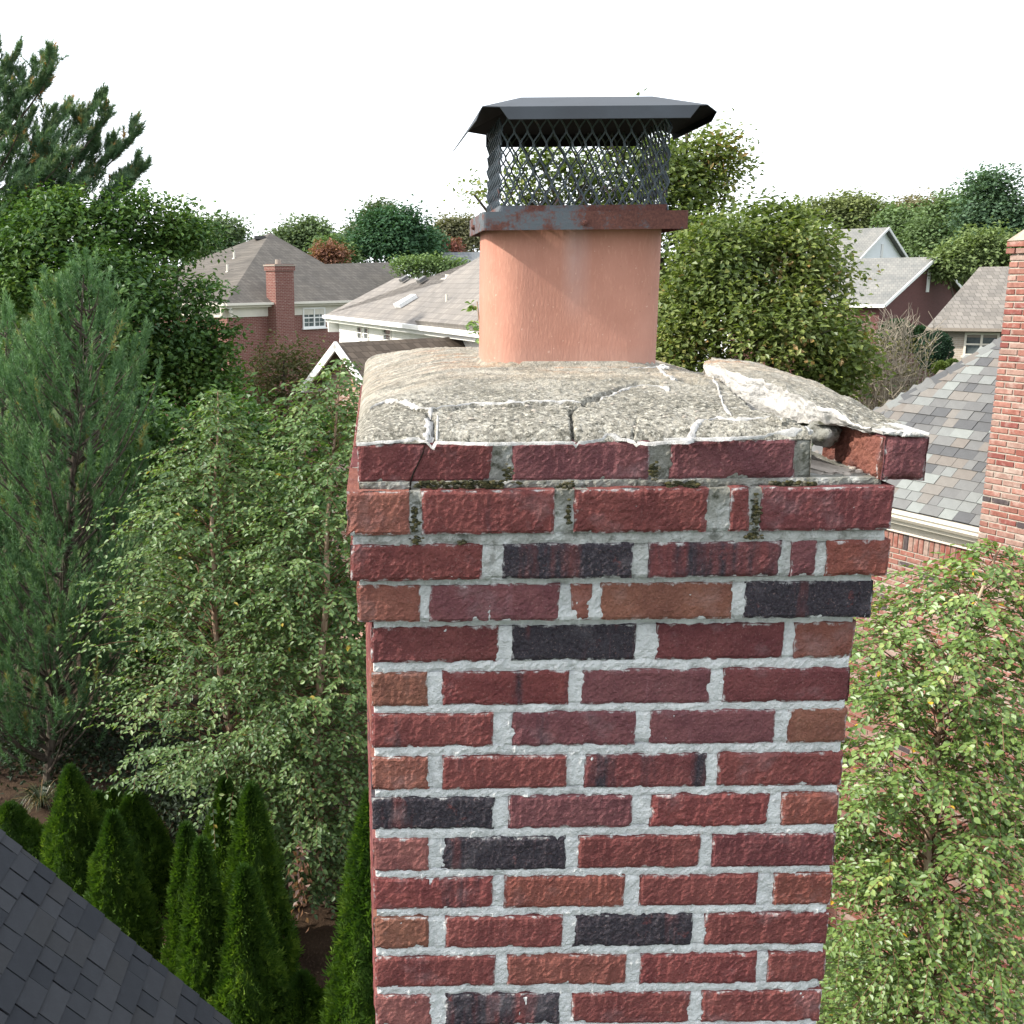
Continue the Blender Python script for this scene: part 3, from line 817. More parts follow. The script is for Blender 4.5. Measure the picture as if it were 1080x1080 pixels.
nz_ = .004 * fbm(S[..., 0] * 14, S[..., 1] * 14, 1.1, 3) + .003 * vn(S[..., 0] * 75, S[..., 1] * 75, .3) + .0018 * vn(S[..., 0] * 200, S[..., 1] * 200, .3)
S[..., 2] += nz_
S[..., 0] += (.009 * vn(S[..., 1] * 22, 3.3, 2) + .004 * vn(S[..., 1] * 60, 5.1, 2)) * np.clip(1 - ss[..., 0] * 7, 0, 1)
S[..., 2] -= .006 * np.clip(vn(S[..., 1] * 60, S[..., 0] * 60, 7.7), 0, 1) * np.clip(1 - ss[..., 0] * 10, 0, 1)
th = np.interp(tt, [0, .5, 1, 2, 3, 4, 5, 6], [.03, .050, .066, .064, .042, .020, .008, .008])
sl = MB()
ia = np.arange(nt_ - 1)[:, None] * ns + np.arange(ns - 1)[None]
sl.add(S.reshape(-1, 3), None, np.stack([ia, ia + ns, ia + ns + 1, ia + 1], -1).reshape(-1, 4), m=0)
def wall(E, inward, nv=26, m=1, sd_=0.0):
    k = len(E); rows_ = []
    for v in range(nv + 1):
        f = v / nv
        R = E.copy(); R[:, 2] -= th_e * f
        dep_ = .010 * f * f + .011 * fbm(E[:, 1] * 17 + sd_, R[:, 2] * 24, E[:, 0] * 17, 4) * min(1, f * 6) + .0018 * vn(E[:, 1] * 150, R[:, 2] * 150, sd_) * min(1, f * 6)
        R[:, :2] += inward * dep_[:, None]
        rows_.append(R)
    V = np.stack(rows_)
    i = np.arange(nv)[:, None] * k + np.arange(k - 1)[None]
    sl.add(V.reshape(-1, 3), None, np.stack([i, i + k, i + k + 1, i + 1], -1).reshape(-1, 4), m=m)
th_e = th
E_ = S[:, 0].copy(); dE = np.gradient(E_[:, :2], axis=0); dE /= np.linalg.norm(dE, axis=1)[:, None] + 1e-9
wall(E_, np.stack([-dE[:, 1], dE[:, 0]], -1), sd_=1.0)
th_e = np.full(nt_, .03); wall(S[:, -1].copy(), np.tile([-1., 0], (nt_, 1)), nv=6, m=0)
th_e = np.full(ns, .010); wall(S[-1].copy(), np.tile([0, 1.], (ns, 1)), nv=4, m=0)
th_e = np.full(ns, .02); wall(S[0].copy(), np.tile([0, -1.], (ns, 1)), nv=4, m=0)
U = S[::6, ::6].copy(); U[..., 2] -= th[::6][:, None] * .98; a_, b_ = U.shape[:2]
ib = np.arange(a_ - 1)[:, None] * b_ + np.arange(b_ - 1)[None]
sl.add(U.reshape(-1, 3), None, np.stack([ib, ib + 1, ib + b_ + 1, ib + b_], -1).reshape(-1, 4), m=1)
o = sl.build('crown_slab', [m_crown('slab_concrete', 1.25), M_FRESH], CH, M=CHM)
o['label'] = 'tilted broken crown slab with pale fresh fracture'
# loose corner brick pushed outwards, with sealant left on it
p0 = q3(931, 506, -.03); p1 = q3(975, 506, -.03)
zt = q3(950, 461, -.03)[2]
lw = p1[0] - p0[0]
Mb = Matrix.Translation((p0[0], -.03, p0[2])) @ Matrix.Rotation(math.radians(-1.5), 4, 'Z') @ Matrix.Rotation(math.radians(1.5), 4, 'Y')
o = put_brick(lw, zt - p0[2], .21, Mb, 'p', res=.004, rnd=.006)
o['label'] = 'loose corner brick pushed out past the edge'
lb = MB()
V, T, Q, E = rough_box(.2, (zt - p0[2]) * .95, .01, amp=.002, seed=77, res=.005)
lb.add(V, T, Q, E)
o = lb.build('brick_inner_face', M_BRICK, CH, attr='edge', M=CHM @ Mb @ Matrix.Translation((-.006, .206, .001)) @ RZL)
o.color = (.19, .08, .062, .06)
bx = MB()
V, T, Q, E = rough_box(lw + .003, .0055, .20, amp=.002, seed=78, rnd=.003, jit=.003, res=.003)
bx.add(V + np.array([p0[0] - .004, -.032, zt + .001]), T, Q, E)
bx.build('sealant', M_SEAL, CH, attr='edge', M=CHM)
lump = MB()
def blob(mb, c, r, sq=(1, 1, 1), n=10, a=.5, amp=.3, sd_=0.):
    u = np.linspace(0, PI, n)[:, None]; v = np.linspace(0, 2 * PI, 2 * n, endpoint=False)[None]
    D = np.stack([np.sin(u) * np.cos(v), np.sin(u) * np.sin(v), np.cos(u) * np.ones_like(v)], -1)
    R = r * (1 + amp * fbm(D[..., 0] * 1.7 + sd_, D[..., 1] * 1.7, D[..., 2] * 1.7, 3))
    V = D * R[..., None] * np.asarray(sq) + np.asarray(c)
    k = 2 * n
    i = np.arange(n - 1)[:, None] * k; j = np.arange(k)[None]; j2 = (j + 1) % k
    mb.add(V.reshape(-1, 3), None, np.stack([i + j, i + k + j, i + k + j2, i + j2], -1).reshape(-1, 4), a)
blob(lump, q3(868, 458, .10), .026, (1, .9, .75), 16, amp=.5, sd_=3.)
lump.build('mortar_lump', M_MORT, CH, smooth=True, M=CHM); lump = MB()
blob(lump, q3(846, 484, -.008), .010, (1.1, .5, 2.0), 12, amp=.5, sd_=8.)
lump.build('mortar_lump', M_MORT, CH, smooth=True, M=CHM)
# end of mortar bed under the missing brick and crumbs lying about
cb_ = MB()
V, T, Q, E = rough_box(.058, .008, .12, amp=.003, seed=83, rnd=.004, jit=.004, res=.004)
Mq = Matrix.Translation((xcav + .028, .002, zc2 + .004)) @ Matrix.Rotation(.25, 4, 'Z')
cb_.add(V @ np.array(Mq)[:3, :3].T + np.array(Mq)[:3, 3], T, Q, E)
for px, py, y, r in ((905, 500, .02, .006), (893, 503, .0, .005), (880, 497, .03, .004), (899, 495, .05, .005)):
    p = q3(px, py, y); blob(cb_, (p[0], p[1], zc2 + .011), r, (1.2, 1, .7), 6, amp=.5, sd_=px)
for k in range(34):
    px, py = random.uniform(470, 740), random.uniform(392, 450)
    p = on_crown(px, py); blob(cb_, (p[0], p[1], crz(p[0], p[1]) + .0006), random.uniform(.0012, .0032), (1.3, 1, .7), 5, amp=.5, sd_=k)
cb_.build('mortar_crumbs', M_LIME, CH, M=CHM, kind='stuff')
for px, py, y, r, sq in ((824, 449, .02, .017, (1.5, 1, .7)), (838, 452, .012, .008, (1.3, 1, .7)), (806, 441, .07, .010, (1.3, 1, .8)), (848, 456, .004, .009, (1.4, 1, .9)), (700, 388, .46, .008, (1.2, 1, .7))):
    fr_m = MB(); p = on_y(px, py, y); blob(fr_m, p, r, sq, 14, amp=.75, sd_=px * .7)
    fr_m.build('mortar_fragment', M_CROWN if px in (824, 806) else M_FRESH, CH, M=CHM)
# moss in the open bed joint
ms = MB()
mc = [(random.uniform(420, 860), random.uniform(508, 515), -.026, random.uniform(.0012, .0036)) for _ in range(700)]
mc = [m for m in mc if vn(m[0] * .035, 1.5, 0) > -.12]
for cx_, cy_, sx_, sy_, nn in ((437, 545, 3, 16, 14), (598, 512, 7, 3, 20), (797, 542, 3, 16, 26), (795, 565, 7, 3, 10), (690, 497, 4, 9, 12), (487, 572, 4, 3, 5), (440, 570, 5, 3, 8), (535, 500, 5, 8, 10), (500, 509, 40, 2, 24), (600, 545, 2, 14, 7)):
    mc += [(random.gauss(cx_, sx_ * .6), random.gauss(cy_, sy_ * .55), -.034, random.uniform(.001, .0028)) for _ in range(nn * 3)]
for k, (px, py, y, r) in enumerate(mc):
    p = on_y(px, py, y); blob(ms, p, r, (1.3, .8, .8), 5, random.random(), .8, k * 1.3)
def m_moss():
    t = NT('moss'); v = t.co()
    c = t.ramp(t.n('Attribute', attribute_name='tint').outputs['Fac'], [(0, (.02, .022, .014)), (.4, (.05, .05, .03)), (.75, (.085, .075, .032)), (1, (.15, .14, .11))])
    n = t.noise(v, 600, 3)
    return t.bsdf(c, 1, .05, t.bump(n, .003, 1))
ms.build('moss', m_moss(), CH, M=CHM, kind='stuff')
# crack that runs through the first brick of the top course
ck = MB()
pts = [on_y(px, py, -.0168) for px, py in ((449, 467), (446, 478), (441, 489), (436, 499), (433, 508), (432.5, 520), (432, 540), (432.5, 556))]
ck.tube(pts, [.0004, .0009, .0010, .0012, .0014, .0018, .002, .001], 5)
ck.build('crack', m_plain('crack_dark', (.012, .010, .009), 1, .05), CH, M=CHM)

# ---- clay flue liner
def rrect(w_, d_, r, n=10):
    P = []
    for cx_, cy_, a0 in ((w_ / 2 - r, -d_ / 2 + r, -PI / 2), (w_ / 2 - r, d_ / 2 - r, 0), (-w_ / 2 + r, d_ / 2 - r, PI / 2), (-w_ / 2 + r, -d_ / 2 + r, PI)):
        for k in range(n + 1):
            a = a0 + k * PI / 2 / n; P.append((cx_ + r * math.cos(a), cy_ + r * math.sin(a)))
    return np.array(P)
fl0 = on_y(508.5, 383, .60); fr0 = on_y(692.5, 381, .565)
FW = fr0[0] - fl0[0]; FX = (fr0[0] + fl0[0]) / 2; FD = .226; FY = .51 + FD / 2
zf0 = zc1 + .03; zf1 = CAMZ + .118
fl = MB()
out = rrect(FW, FD, .072, 12); inn = rrect(FW - .04, FD - .04, .055, 12); k = len(out)
hs = np.linspace(0, zf1 - zf0 + .0, 46)
rings = []
for h in hs:
    wob = 1 + .003 * vn(out[:, 0] * 9, out[:, 1] * 9, h * 9) + .0015 * vn(out[:, 0] * 60, out[:, 1] * 60, h * 60)
    rings.append(np.concatenate([out * wob[:, None], np.full((k, 1), h)], 1))
for h in (hs[-1] + .002, hs[-1] - .3): rings.append(np.concatenate([inn, np.full((k, 1), h)], 1))
V = np.concatenate(rings); nr = len(rings)
i = np.arange(nr - 1)[:, None] * k; j = np.arange(k)[None]; j2 = (j + 1) % k
fl.add(V, None, np.stack([i + j, i + j2, i + k + j2, i + k + j], -1).reshape(-1, 4))
fo = fl.build('clay_flue', M_FLUE, CH, smooth=True, M=CHM @ Matrix.Translation((FX, FY, zf0)))
# mortar fillet round the foot of the flue
ft = MB(); n_ = 160
a_ = np.linspace(0, 2 * PI, n_, endpoint=False)
oo = rrect(FW, FD, .072, 40); oo = oo[np.linspace(0, len(oo) - 1, n_).astype(int)]
nv_ = oo / (np.linalg.norm(oo, axis=1)[:, None])
rg = []
for w_, hh in ((-.004, .010), (.001, .006), (.008, .002), (.02, -.004)):
    P = oo + nv_ * (w_ * (1 + .5 * vn(a_ * 6, w_ * 90, 1)))[:, None]
    zz = np.array([crz(x + FX, y + FY) for x, y in P]) + hh * (1 + .5 * vn(a_ * 9, 3, hh * 99))
    rg.append(np.concatenate([P + np.array([FX, FY]), zz[:, None]], 1))
V = np.concatenate(rg); i = np.arange(3)[:, None] * n_; j = np.arange(n_)[None]; j2 = (j + 1) % n_
ft.add(V, None, np.stack([i + j, i + n_ + j, i + n_ + j2, i + j2], -1).reshape(-1, 4))
ft.build('flue_fillet', M_CROWN, CH, smooth=True, M=CHM)

# ================================================================== chimney cap
CX0, CX1 = on_y(509, 232, .47)[0], on_y(727, 232, .47)[0]
CY0, CYD = .472, .265
CW = CX1 - CX0; CXM = (CX0 + CX1) / 2
zk0, zk1 = on_y(618, 242, CY0)[2], on_y(618, 222.5, CY0)[2]
CAP = thing('chimney_cap', 'dark steel chimney cap with mesh sides and rusty collar on the clay flue', 'chimney cap', (CXM, CY0 + CYD / 2, zk0))
CPM = Matrix.Identity(4)
hk = zk1 - zk0
cl = MB()
def ringbox(mb, w_, d_, z0, z1, t_, r=.006):
    o_, i_ = rrect(w_, d_, r, 3), rrect(w_ - 2 * t_, d_ - 2 * t_, max(r - t_, .002), 3); k = len(o_)
    V = np.concatenate([np.c_[o_, np.full(k, z0)], np.c_[o_, np.full(k, z1)], np.c_[i_, np.full(k, z1)], np.c_[i_, np.full(k, z0)]])
    j = np.arange(k); j2 = (j + 1) % k
    mb.add(V, None, np.concatenate([np.stack([a * k + j, a * k + j2, b * k + j2, b * k + j], -1) for a, b in ((0, 1), (1, 2), (2, 3), (3, 0))]))
ringbox(cl, CW, CYD, 0, hk, .0025)
mw = on_y(705, 200, CY0 + .02)[0] - on_y(528, 200, CY0 + .02)[0]
mx = (on_y(705, 200, CY0 + .02)[0] + on_y(528, 200, CY0 + .02)[0]) / 2 - CXM
md = CYD - .05
ringbox(cl, CW - .001, CYD - .001, hk - .003, hk, .03)          # turned-in shelf
co_ = cl.build('collar', M_COLLAR, CAP)
kb = MB()
o_ = rrect(mw, md, .006, 3); k = len(o_)
ringbox(kb, mw + .003, md + .003, hk, hk + .012, .002)
kb.m = None
o = kb.build('mesh_flange', M_COLLAR, CAP, M=Matrix.Translation((mx, 0, 0)))
def screw(x, y, z, axis):
    s = MB()
    s.tube([np.array([0, 0, 0]), np.array([0, -.004, 0])], [.0058, .0058], 6)
    s.tube([np.array([0, -.004, 0]), np.array([0, -.006, 0])], [.0038, .003], 8)
    s.build('screw', M_COLLAR, co_, M=Matrix.Translation((x, y, z)) @ (Matrix.Identity(4) if axis == 'y' else RZL))
screw(on_y(617, 235, CY0)[0] - CXM, -CYD / 2, hk * .38, 'y')
screw(-CW / 2, .02, hk * .4, 'x')
# expanded metal
zl0 = on_y(620, 125.0, .414)[2] - zk0
mh = zl0 + .012 - hk
def lattice(length, height, cw=.0236, ch=.046, seed=0):
    mb = MB(); nx_ = int(round(length / cw)); cw = length / nx_; nz_ = int(math.ceil(height / ch * 2))
    def strand(p, q, wd):
        p, q = np.array(p), np.array(q); t = np.linspace(0, 1, 7)
        u = p[0] + (q[0] - p[0]) * (.5 - .5 * np.cos(PI * t)); zz = p[1] + (q[1] - p[1]) * t
        dx = np.gradient(u); dz = np.gradient(zz); L = np.hypot(dx, dz)
        sx_, sz_ = dz / L * wd / 2, -dx / L * wd / 2
        dp = .0012
        y = .0022 * np.cos(PI * t)
        V = np.concatenate([np.stack([u - sx_, y - dp, zz - sz_], -1), np.stack([u + sx_, y - dp, zz + sz_], -1), np.stack([u + sx_, y + dp, zz + sz_], -1), np.stack([u - sx_, y + dp, zz - sz_], -1)])
        i = np.arange(6)
        mb.add(V, None, np.concatenate([np.stack([a * 7 + i, b * 7 + i, b * 7 + i + 1, a * 7 + i + 1], -1) for a, b in ((0, 1), (1, 2), (2, 3), (3, 0))]))
    for r in range(nz_):
        z0, z1 = r * ch / 2, (r + 1) * ch / 2
        for c in range(nx_):
            xa, xm, xb = c * cw, (c + .5) * cw, (c + 1) * cw
            if r % 2 == 0: strand((xa, z0), (xm, z1), .0027); strand((xb, z0), (xm, z1), .0027)
            else: strand((xm, z0), (xa, z1), .0027); strand((xm, z0), (xb, z1), .0027)
    return mb
lf, ls = lattice(mw, mh), lattice(md, mh)
for (mb_, M_) in ((lf, Matrix.Translation((mx - mw / 2, -md / 2, hk + .002))), (lf, Matrix.Translation((mx - mw / 2, md / 2, hk + .002))),
                  (ls, Matrix.Translation((mx - mw / 2, md / 2, hk + .002)) @ RZL), (ls, Matrix.Translation((mx + mw / 2, md / 2, hk + .002)) @ RZL)):
    mb_.build('mesh_screen', M_MESH, CAP, M=M_)
# lid: shallow hipped top, four turned-down skirts with cut corners
lx0, lx1 = on_y(499, 120, .48)[0] - CXM, on_y(755, 120, .47)[0] - CXM - .006
ly0, ly1 = -CYD / 2 - .058, CYD / 2 + .050
zb_ = zl0; zm = on_y(620, 112.0, .432)[2] - zk0; ztp = on_y(620, 104.0, .57)[2] - zk0
sk = .045
bx0, bx1, by0, by1 = lx0 + sk * .95, lx1 - sk * .8, ly0 + .014, ly1 - .014     # bend line
def lidpt():
    P = {}
    xm_ = (lx0 + lx1) / 2; ym = (ly0 + ly1) / 2
    c = [(bx0 - .030, by0 + .02), (bx1 + .020, by0 + .02), (bx1 + .020, by1 - .02), (bx0 - .030, by1 - .02)]
    return xm_, ym, c
xm_, ym, cc = lidpt()
zc_ = zm + .004
V = []
def L_(x, y, z): V.append((x, y, z)); return len(V) - 1
tf0, tf1 = L_(bx0 + .05, ym - .05, ztp), L_(bx1 - .05, ym - .05, ztp)
tb0, tb1 = L_(bx0 + .05, ym + .05, ztp), L_(bx1 - .05, ym + .05, ztp)
f0, f1 = L_(on_y(527, 112, .43)[0] - CXM, by0, zm), L_(on_y(738, 113, .43)[0] - CXM, by0, zm)
b0, b1 = L_(bx0 + .01, by1, zm), L_(bx1 - .002, by1, zm)
c0, c1, c2, c3 = [L_(x, y, zc_) for x, y in cc]
F0, F1 = L_(on_y(536.5, 125.5, .414)[0] - CXM, ly0, zb_), L_(on_y(728, 125.5, .414)[0] - CXM, ly0, zb_)
B0, B1 = L_(V[F0][0], ly1, zb_), L_(V[F1][0], ly1, zb_)
e0 = L_(lx0 + .004, by0 + .035, zb_ + .006); e1 = L_(lx0 - .016, by1 - .03, zb_ - .012)
g0 = L_(lx1 + .006, by0 + .035, zm - .006); g1 = L_(lx1 + .004, by1 - .035, zm - .006)
h0 = L_(lx1 + .002, by0 + .05, zb_ + .002); h1 = L_(lx1 + .002, by1 - .055, zb_ + .002)
lm0, lm1 = L_(bx0 - .034, by0 + .03, zm - .004), L_(bx0 - .036, by1 - .03, zm - .004)
lid = MB()
Tq = [(f0, f1, tf1), (f0, tf1, tf0), (tf0, tf1, tb1), (tf0, tb1, tb0), (tb0, tb1, b1), (tb0, b1, b0),
      (f0, tf0, c0), (c0, tf0, tb0), (c0, tb0, c3), (c3, tb0, b0), (f1, c1, tf1), (tf1, c1, tb1), (c1, c2, tb1), (c2, b1, tb1),
      (F0, F1, f1), (F0, f1, f0), (b0, b1, B1), (b0, B1, B0),
      (c0, c3, lm1), (c0, lm1, lm0), (lm0, lm1, e1), (lm0, e1, e0),
      (c1, g0, g1), (c1, g1, c2), (g0, h0, h1), (g0, h1, g1)]
lid.add(V, Tq)
lo_ = lid.build('lid', [M_LID, m_plain('sooty_underside', (.006, .006, .007), .8, .1)], CAP)  # second material: near-black inner side of the lid
bm__ = bmesh.new(); bm__.from_mesh(lo_.data); bmesh.ops.recalc_face_normals(bm__, faces=bm__.faces)
if sum(f.normal.z * f.calc_area() for f in bm__.faces) < 0: bmesh.ops.reverse_faces(bm__, faces=bm__.faces)
bm__.to_mesh(lo_.data); bm__.free()
so_ = lo_.modifiers.new('thickness', 'SOLIDIFY'); so_.thickness = .0016; so_.offset = -1; so_.material_offset = 1

# ================================================================== shared house helpers
def nrm(v): v = np.asarray(v, float); return v / np.linalg.norm(v)
def frame_M(O, a, n, u=(0, 0, 1)):           # columns: along, outward, up, origin
    a, n, u = nrm(a), nrm(n), nrm(u)
    return Matrix(((a[0], n[0], u[0], O[0]), (a[1], n[1], u[1], O[1]), (a[2], n[2], u[2], O[2]), (0, 0, 0, 1)))
def quad(mb, a, b, c, d, th=0.0, m=0, v=.5):
    mb.add([a, b, c, d], None, [[0, 1, 2, 3]], v, m)
def in_view(p, mg=12):
    d = np.asarray(p) - CAM
    if d @ CF < .3: return False
    x, y = proj(p)
    return -mg < x < 1080 + mg and -mg < y < 1080 + mg
def bev_brick(L, H, D, name):
    mb = MB(); b = .005
    x, z = L / 2, H / 2
    fr = [(-x + b, D / 2, -z + b), (x - b, D / 2, -z + b), (x - b, D / 2, z - b), (-x + b, D / 2, z - b)]
    bk = [(-x, D / 2 - b, -z), (x, D / 2 - b, -z), (x, D / 2 - b, z), (-x, D / 2 - b, z)]
    rr_ = [(-x, -D / 2, -z), (x, -D / 2, -z), (x, -D / 2, z), (-x, -D / 2, z)]
    Q = [[3, 2, 1, 0]]
    for i in range(4):
        j = (i + 1) % 4
        Q += [[i, j, 4 + j, 4 + i], [4 + i, 4 + j, 8 + j, 8 + i]]
    mb.add(fr + bk + rr_, None, Q)
    return mb.mesh(name, M_WB)
WBC = [(.215, .088, .070), (.24, .115, .093), (.20, .073, .058), (.255, .16, .135), (.22, .10, .08), (.28, .205, .178), (.228, .108, .088), (.18, .06, .052), (.25, .138, .115)]
WBD = (.065, .052, .055)
def brick_obj(name, me, parent, PM, M):
    o = bpy.data.objects.new(name, me); COL.objects.link(o)
    o.parent = parent; o.matrix_local = PM @ M
    c = random.choice(WBC) if random.random() > .045 else WBD
    j = random.uniform(.88, 1.12)
    o.color = (c[0] * j, c[1] * j, c[2] * j, 1)
    return o

# ================================================================== neighbour's brick house with the blended shingle roof
E1 = at(1034, 556, 11.5); ZE = E1[2]
E0 = on_z(804, 505, ZE)
na = nrm(E1 - E0)                            # along the eave, towards the camera side
nn = np.array([na[1], -na[0], 0.0])
if nn @ (CAM - E1) < 0: nn = -nn             # outward
NH = thing('brick_house', 'pale red brick house with blended grey shingle hip roof and tall brick chimney', 'house', tuple(E0 * np.array([1, 1, 0])))
NP = T_(NH)
LEN = 9.0
inw = -nn
wall0 = E0 + inw * .22 + na * .22; wall0[2] = 0
zs = ZE - .30                                # wall top
NF = frame_M(wall0, na, nn)
Lw = LEN; 
# hip
hd = nrm(inw + na)
def hip_at(px, py):
    # point on the vertical plane through the hip seen at px,py
    pn = np.array([hd[1], -hd[0], 0])
    return on_plane(px, py, E0, pn)
hp = hip_at(1055, 359)
hl = np.linalg.norm((hp - E0)[:2]); slope = (hp[2] - ZE) / (hl / math.sqrt(2))   # rise per metre inward
up_ = nrm(inw + np.array([0, 0, slope])); rn = nrm(np.cross(na, up_)); rn = rn if rn[2] > 0 else -rn
RW = 4.6                                     # run to the ridge
sl_len = RW * math.sqrt(1 + slope * slope)
rf = MB()
A0, A1 = E0 - rn * .03, E0 + na * LEN - rn * .03
ridge0 = E0 + inw * RW + na * RW + np.array([0, 0, slope * RW]); ridge1 = E0 + inw * RW + na * (LEN + 0) + np.array([0, 0, slope * RW])
Bk0 = E0 + inw * 2 * RW; Bk1 = Bk0 + na * LEN
for V in ([E0, E0 + na * LEN, ridge1, ridge0], ):
    quad(rf, *[p - rn * .03 for p in V])
d2 = np.array([0, 0, -.03])
rf.add([E0 + d2, ridge0 + d2, Bk0 + d2], [[0, 1, 2]]); quad(rf, Bk0 + d2, ridge0 + d2, ridge1 + d2, Bk1 + d2)
rf.add([E0 + na * LEN + d2, Bk1 + d2, ridge1 + d2], [[0, 1, 2]])
quad(rf, E0 + d2, Bk0 + d2, Bk1 + d2, E0 + na * LEN + d2)
roof = rf.build('roof', m_plain('roof_felt', (.10, .10, .10), .9), NH, M=NP)
SHN = [(0, (.118, .12, .122)), (.16, (.142, .145, .145)), (.34, (.155, .142, .13)), (.47, (.088, .091, .096)), (.60, (.172, .182, .18)), (.70, (.13, .132, .133)), (.80, (.165, .156, .145)), (.9, (.20, .216, .21))]
M_SHN = m_shingle('blended_shingle', SHN); M_SHNA = m_shingle('blended_shingle_far', SHN, False)
shingle_cache = {}
def shingle_mesh(L, exp_, mat, th=.013):
    key = (round(L, 2), round(exp_, 3), mat.name)
    if key not in shingle_cache:
        mb = MB(); L = key[0]; e = .0055 if 'dark' in mat.name else .0025
        V = [(e, 0, th * .42), (L - e, 0, th * .42), (L - e, exp_ * 1.25, -.002), (e, exp_ * 1.25, -.002), (e, 0, th), (L - e, 0, th), (L - e, exp_ * 1.25, .001), (e, exp_ * 1.25, .001)]
        mb.add(V, None, [[0, 3, 2, 1], [4, 5, 6, 7], [0, 1, 5, 4], [1, 2, 6, 5], [2, 3, 7, 6], [3, 0, 4, 7]])
        shingle_cache[key] = mb.mesh('shingle', mat)
    return shingle_cache[key]
def shingle_roof(parent, PM, O, a, u, n, width_at, rows_, exp_, mat, matA, Ls, limit, vis, off0=0.0, gname='shingle'):
    """lays tabs row by row; those in view are parts, the others one joined part"""
    cand = []; far = MB()
    for r in range(rows_):
        s0, s1 = width_at(r * exp_)
        x = s0 - random.uniform(0, .2)
        while x < s1 - .02:
            L = random.choice(Ls); xa = max(x, s0); xb = min(x + L, s1)
            if xb - xa > .03:
                lift = random.choice((0, 0, .003, .006))
                P = O + a * xa + u * (r * exp_ + random.uniform(-.002, .002)) + n * (.003 + lift)
                cand.append((vis(P + a * (xb - xa) / 2), P, xb - xa))
            x += L
    seen = sorted([c for c in cand if c[0] > 0], key=lambda c: -c[0])[:limit]
    ids = set(id(c) for c in seen)
    R = np.array([a, u, n]).T
    M3 = Matrix(((a[0], u[0], n[0], 0), (a[1], u[1], n[1], 0), (a[2], u[2], n[2], 0), (0, 0, 0, 1)))
    tilt = Matrix.Rotation(-.0, 4, 'X')
    for c in cand:
        _, P, L = c
        if id(c) in ids:
            o = bpy.data.objects.new(gname, shingle_mesh(max(.04, round(L, 2)), exp_, mat)); COL.objects.link(o)
            o.parent = parent; o.matrix_local = PM @ Matrix.Translation(P) @ M3
        else:
            e = .0025; th = .011
            V = np.array([(e, 0, 0), (L - e, 0, 0), (L - e, exp_ * 1.25, 0), (e, exp_ * 1.25, 0), (e, 0, th), (L - e, 0, th), (L - e, exp_ * 1.25, .001), (e, exp_ * 1.25, .001)])
            far.add(V @ R.T + P, None, [[4, 5, 6, 7], [0, 1, 5, 4], [1, 2, 6, 5], [3, 0, 4, 7]], random.random())
    if far.n: far.build('shingle_field', matA, parent, M=PM, kind='stuff')
def vis_n(P):
    if not in_view(P, 6): return 0
    x, y = proj(P)
    if x < 905 or x > 1062 or (x > 1050 and y > 330): return 0
    return 100 / ((P - CAM) @ CF)
shingle_roof(NH, NP, E0, na, up_, rn, lambda s: (s / math.sqrt(1 + slope ** 2), LEN), int(sl_len / .14), .14, M_SHN, M_SHNA, (.12, .15, .18, .21, .25), 300, vis_n)
# hip cap pieces
L3 = np.linalg.norm(ridge0 - E0); hdir = (ridge0 - E0) / L3
hside = nrm(np.cross(hdir, [0, 0, 1])); hup = nrm(np.cross(hside, hdir)); hup = hup if hup[2] > 0 else -hup
k = 0
while k * .2 < L3:
    P = E0 + hdir * (k * .2)
    mb = MB()
    w_ = .15; dn = -.10
    V = []
    for s_ in (0, .3):
        for q, dz in ((-w_, dn), (0, .022), (w_, dn)):
            V.append(P + hdir * s_ + hside * q + hup * (dz + .018 - s_ * .06))
    V = np.array(V); V2 = V - hup * .012
    mb.add(np.concatenate([V, V2]), None, [[0, 1, 4, 3], [1, 2, 5, 4], [0, 6, 7, 1], [1, 7, 8, 2], [6, 9, 10, 7], [7, 10, 11, 8], [0, 3, 9, 6], [2, 8, 11, 5]])
    if in_view(P, 10): mb.build('hip_shingle', M_SHN, NH, M=NP)
    k += 1
# eave: gutter, fascia, frieze
gt = MB()
prof = [(0, 0), (.115, 0), (.125, -.02), (.10, -.05), (.105, -.075), (.07, -.115), (0, -.115)]
def sweep(mb, O, a, n, prof, L, m=0):
    P = [O + n * x + np.array([0, 0, z]) for x, z in prof]
    mb.prism(P, a * L, m=m)
GX1 = 0
GO = E0 + np.array([0, 0, -.012]) + inw * .02
sweep(gt, GO, na, nn, prof, LEN)
gt.build('gutter', M_CREAM, NH, M=NP)
fb = MB()
sweep(fb, E0 + inw * .03 + np.array([0, 0, -.0]), na, nn, [(0, -.02), (.022, -.02), (.022, -.17), (0, -.17)], LEN)
sweep(fb, wall0 * np.array([1, 1, 0]) + np.array([0, 0, ZE]), na, nn, [(0, -.17), (.20, -.17), (.20, -.185), (.03, -.185), (.03, -.30), (.045, -.31), (.045, -.33), (0, -.33)], LEN)
fb.build('frieze_board', M_CREAM, NH, M=NP)
# walls
wl = MB()
wl.obox(wall0 + inw * .012 + na * .01, na * (LEN - .5), inw * (2 * RW - .6), np.array([0, 0, ZE - .17]))
wl.build('wall', M_LIME, NH, M=NP)
st_m = bev_brick(.195, .052, .09, 'brick_stretcher'); hd_m = bev_brick(.092, .052, .09, 'brick_header'); so_m = bev_brick(.06, .2, .09, 'brick_soldier')
rowh = .0677
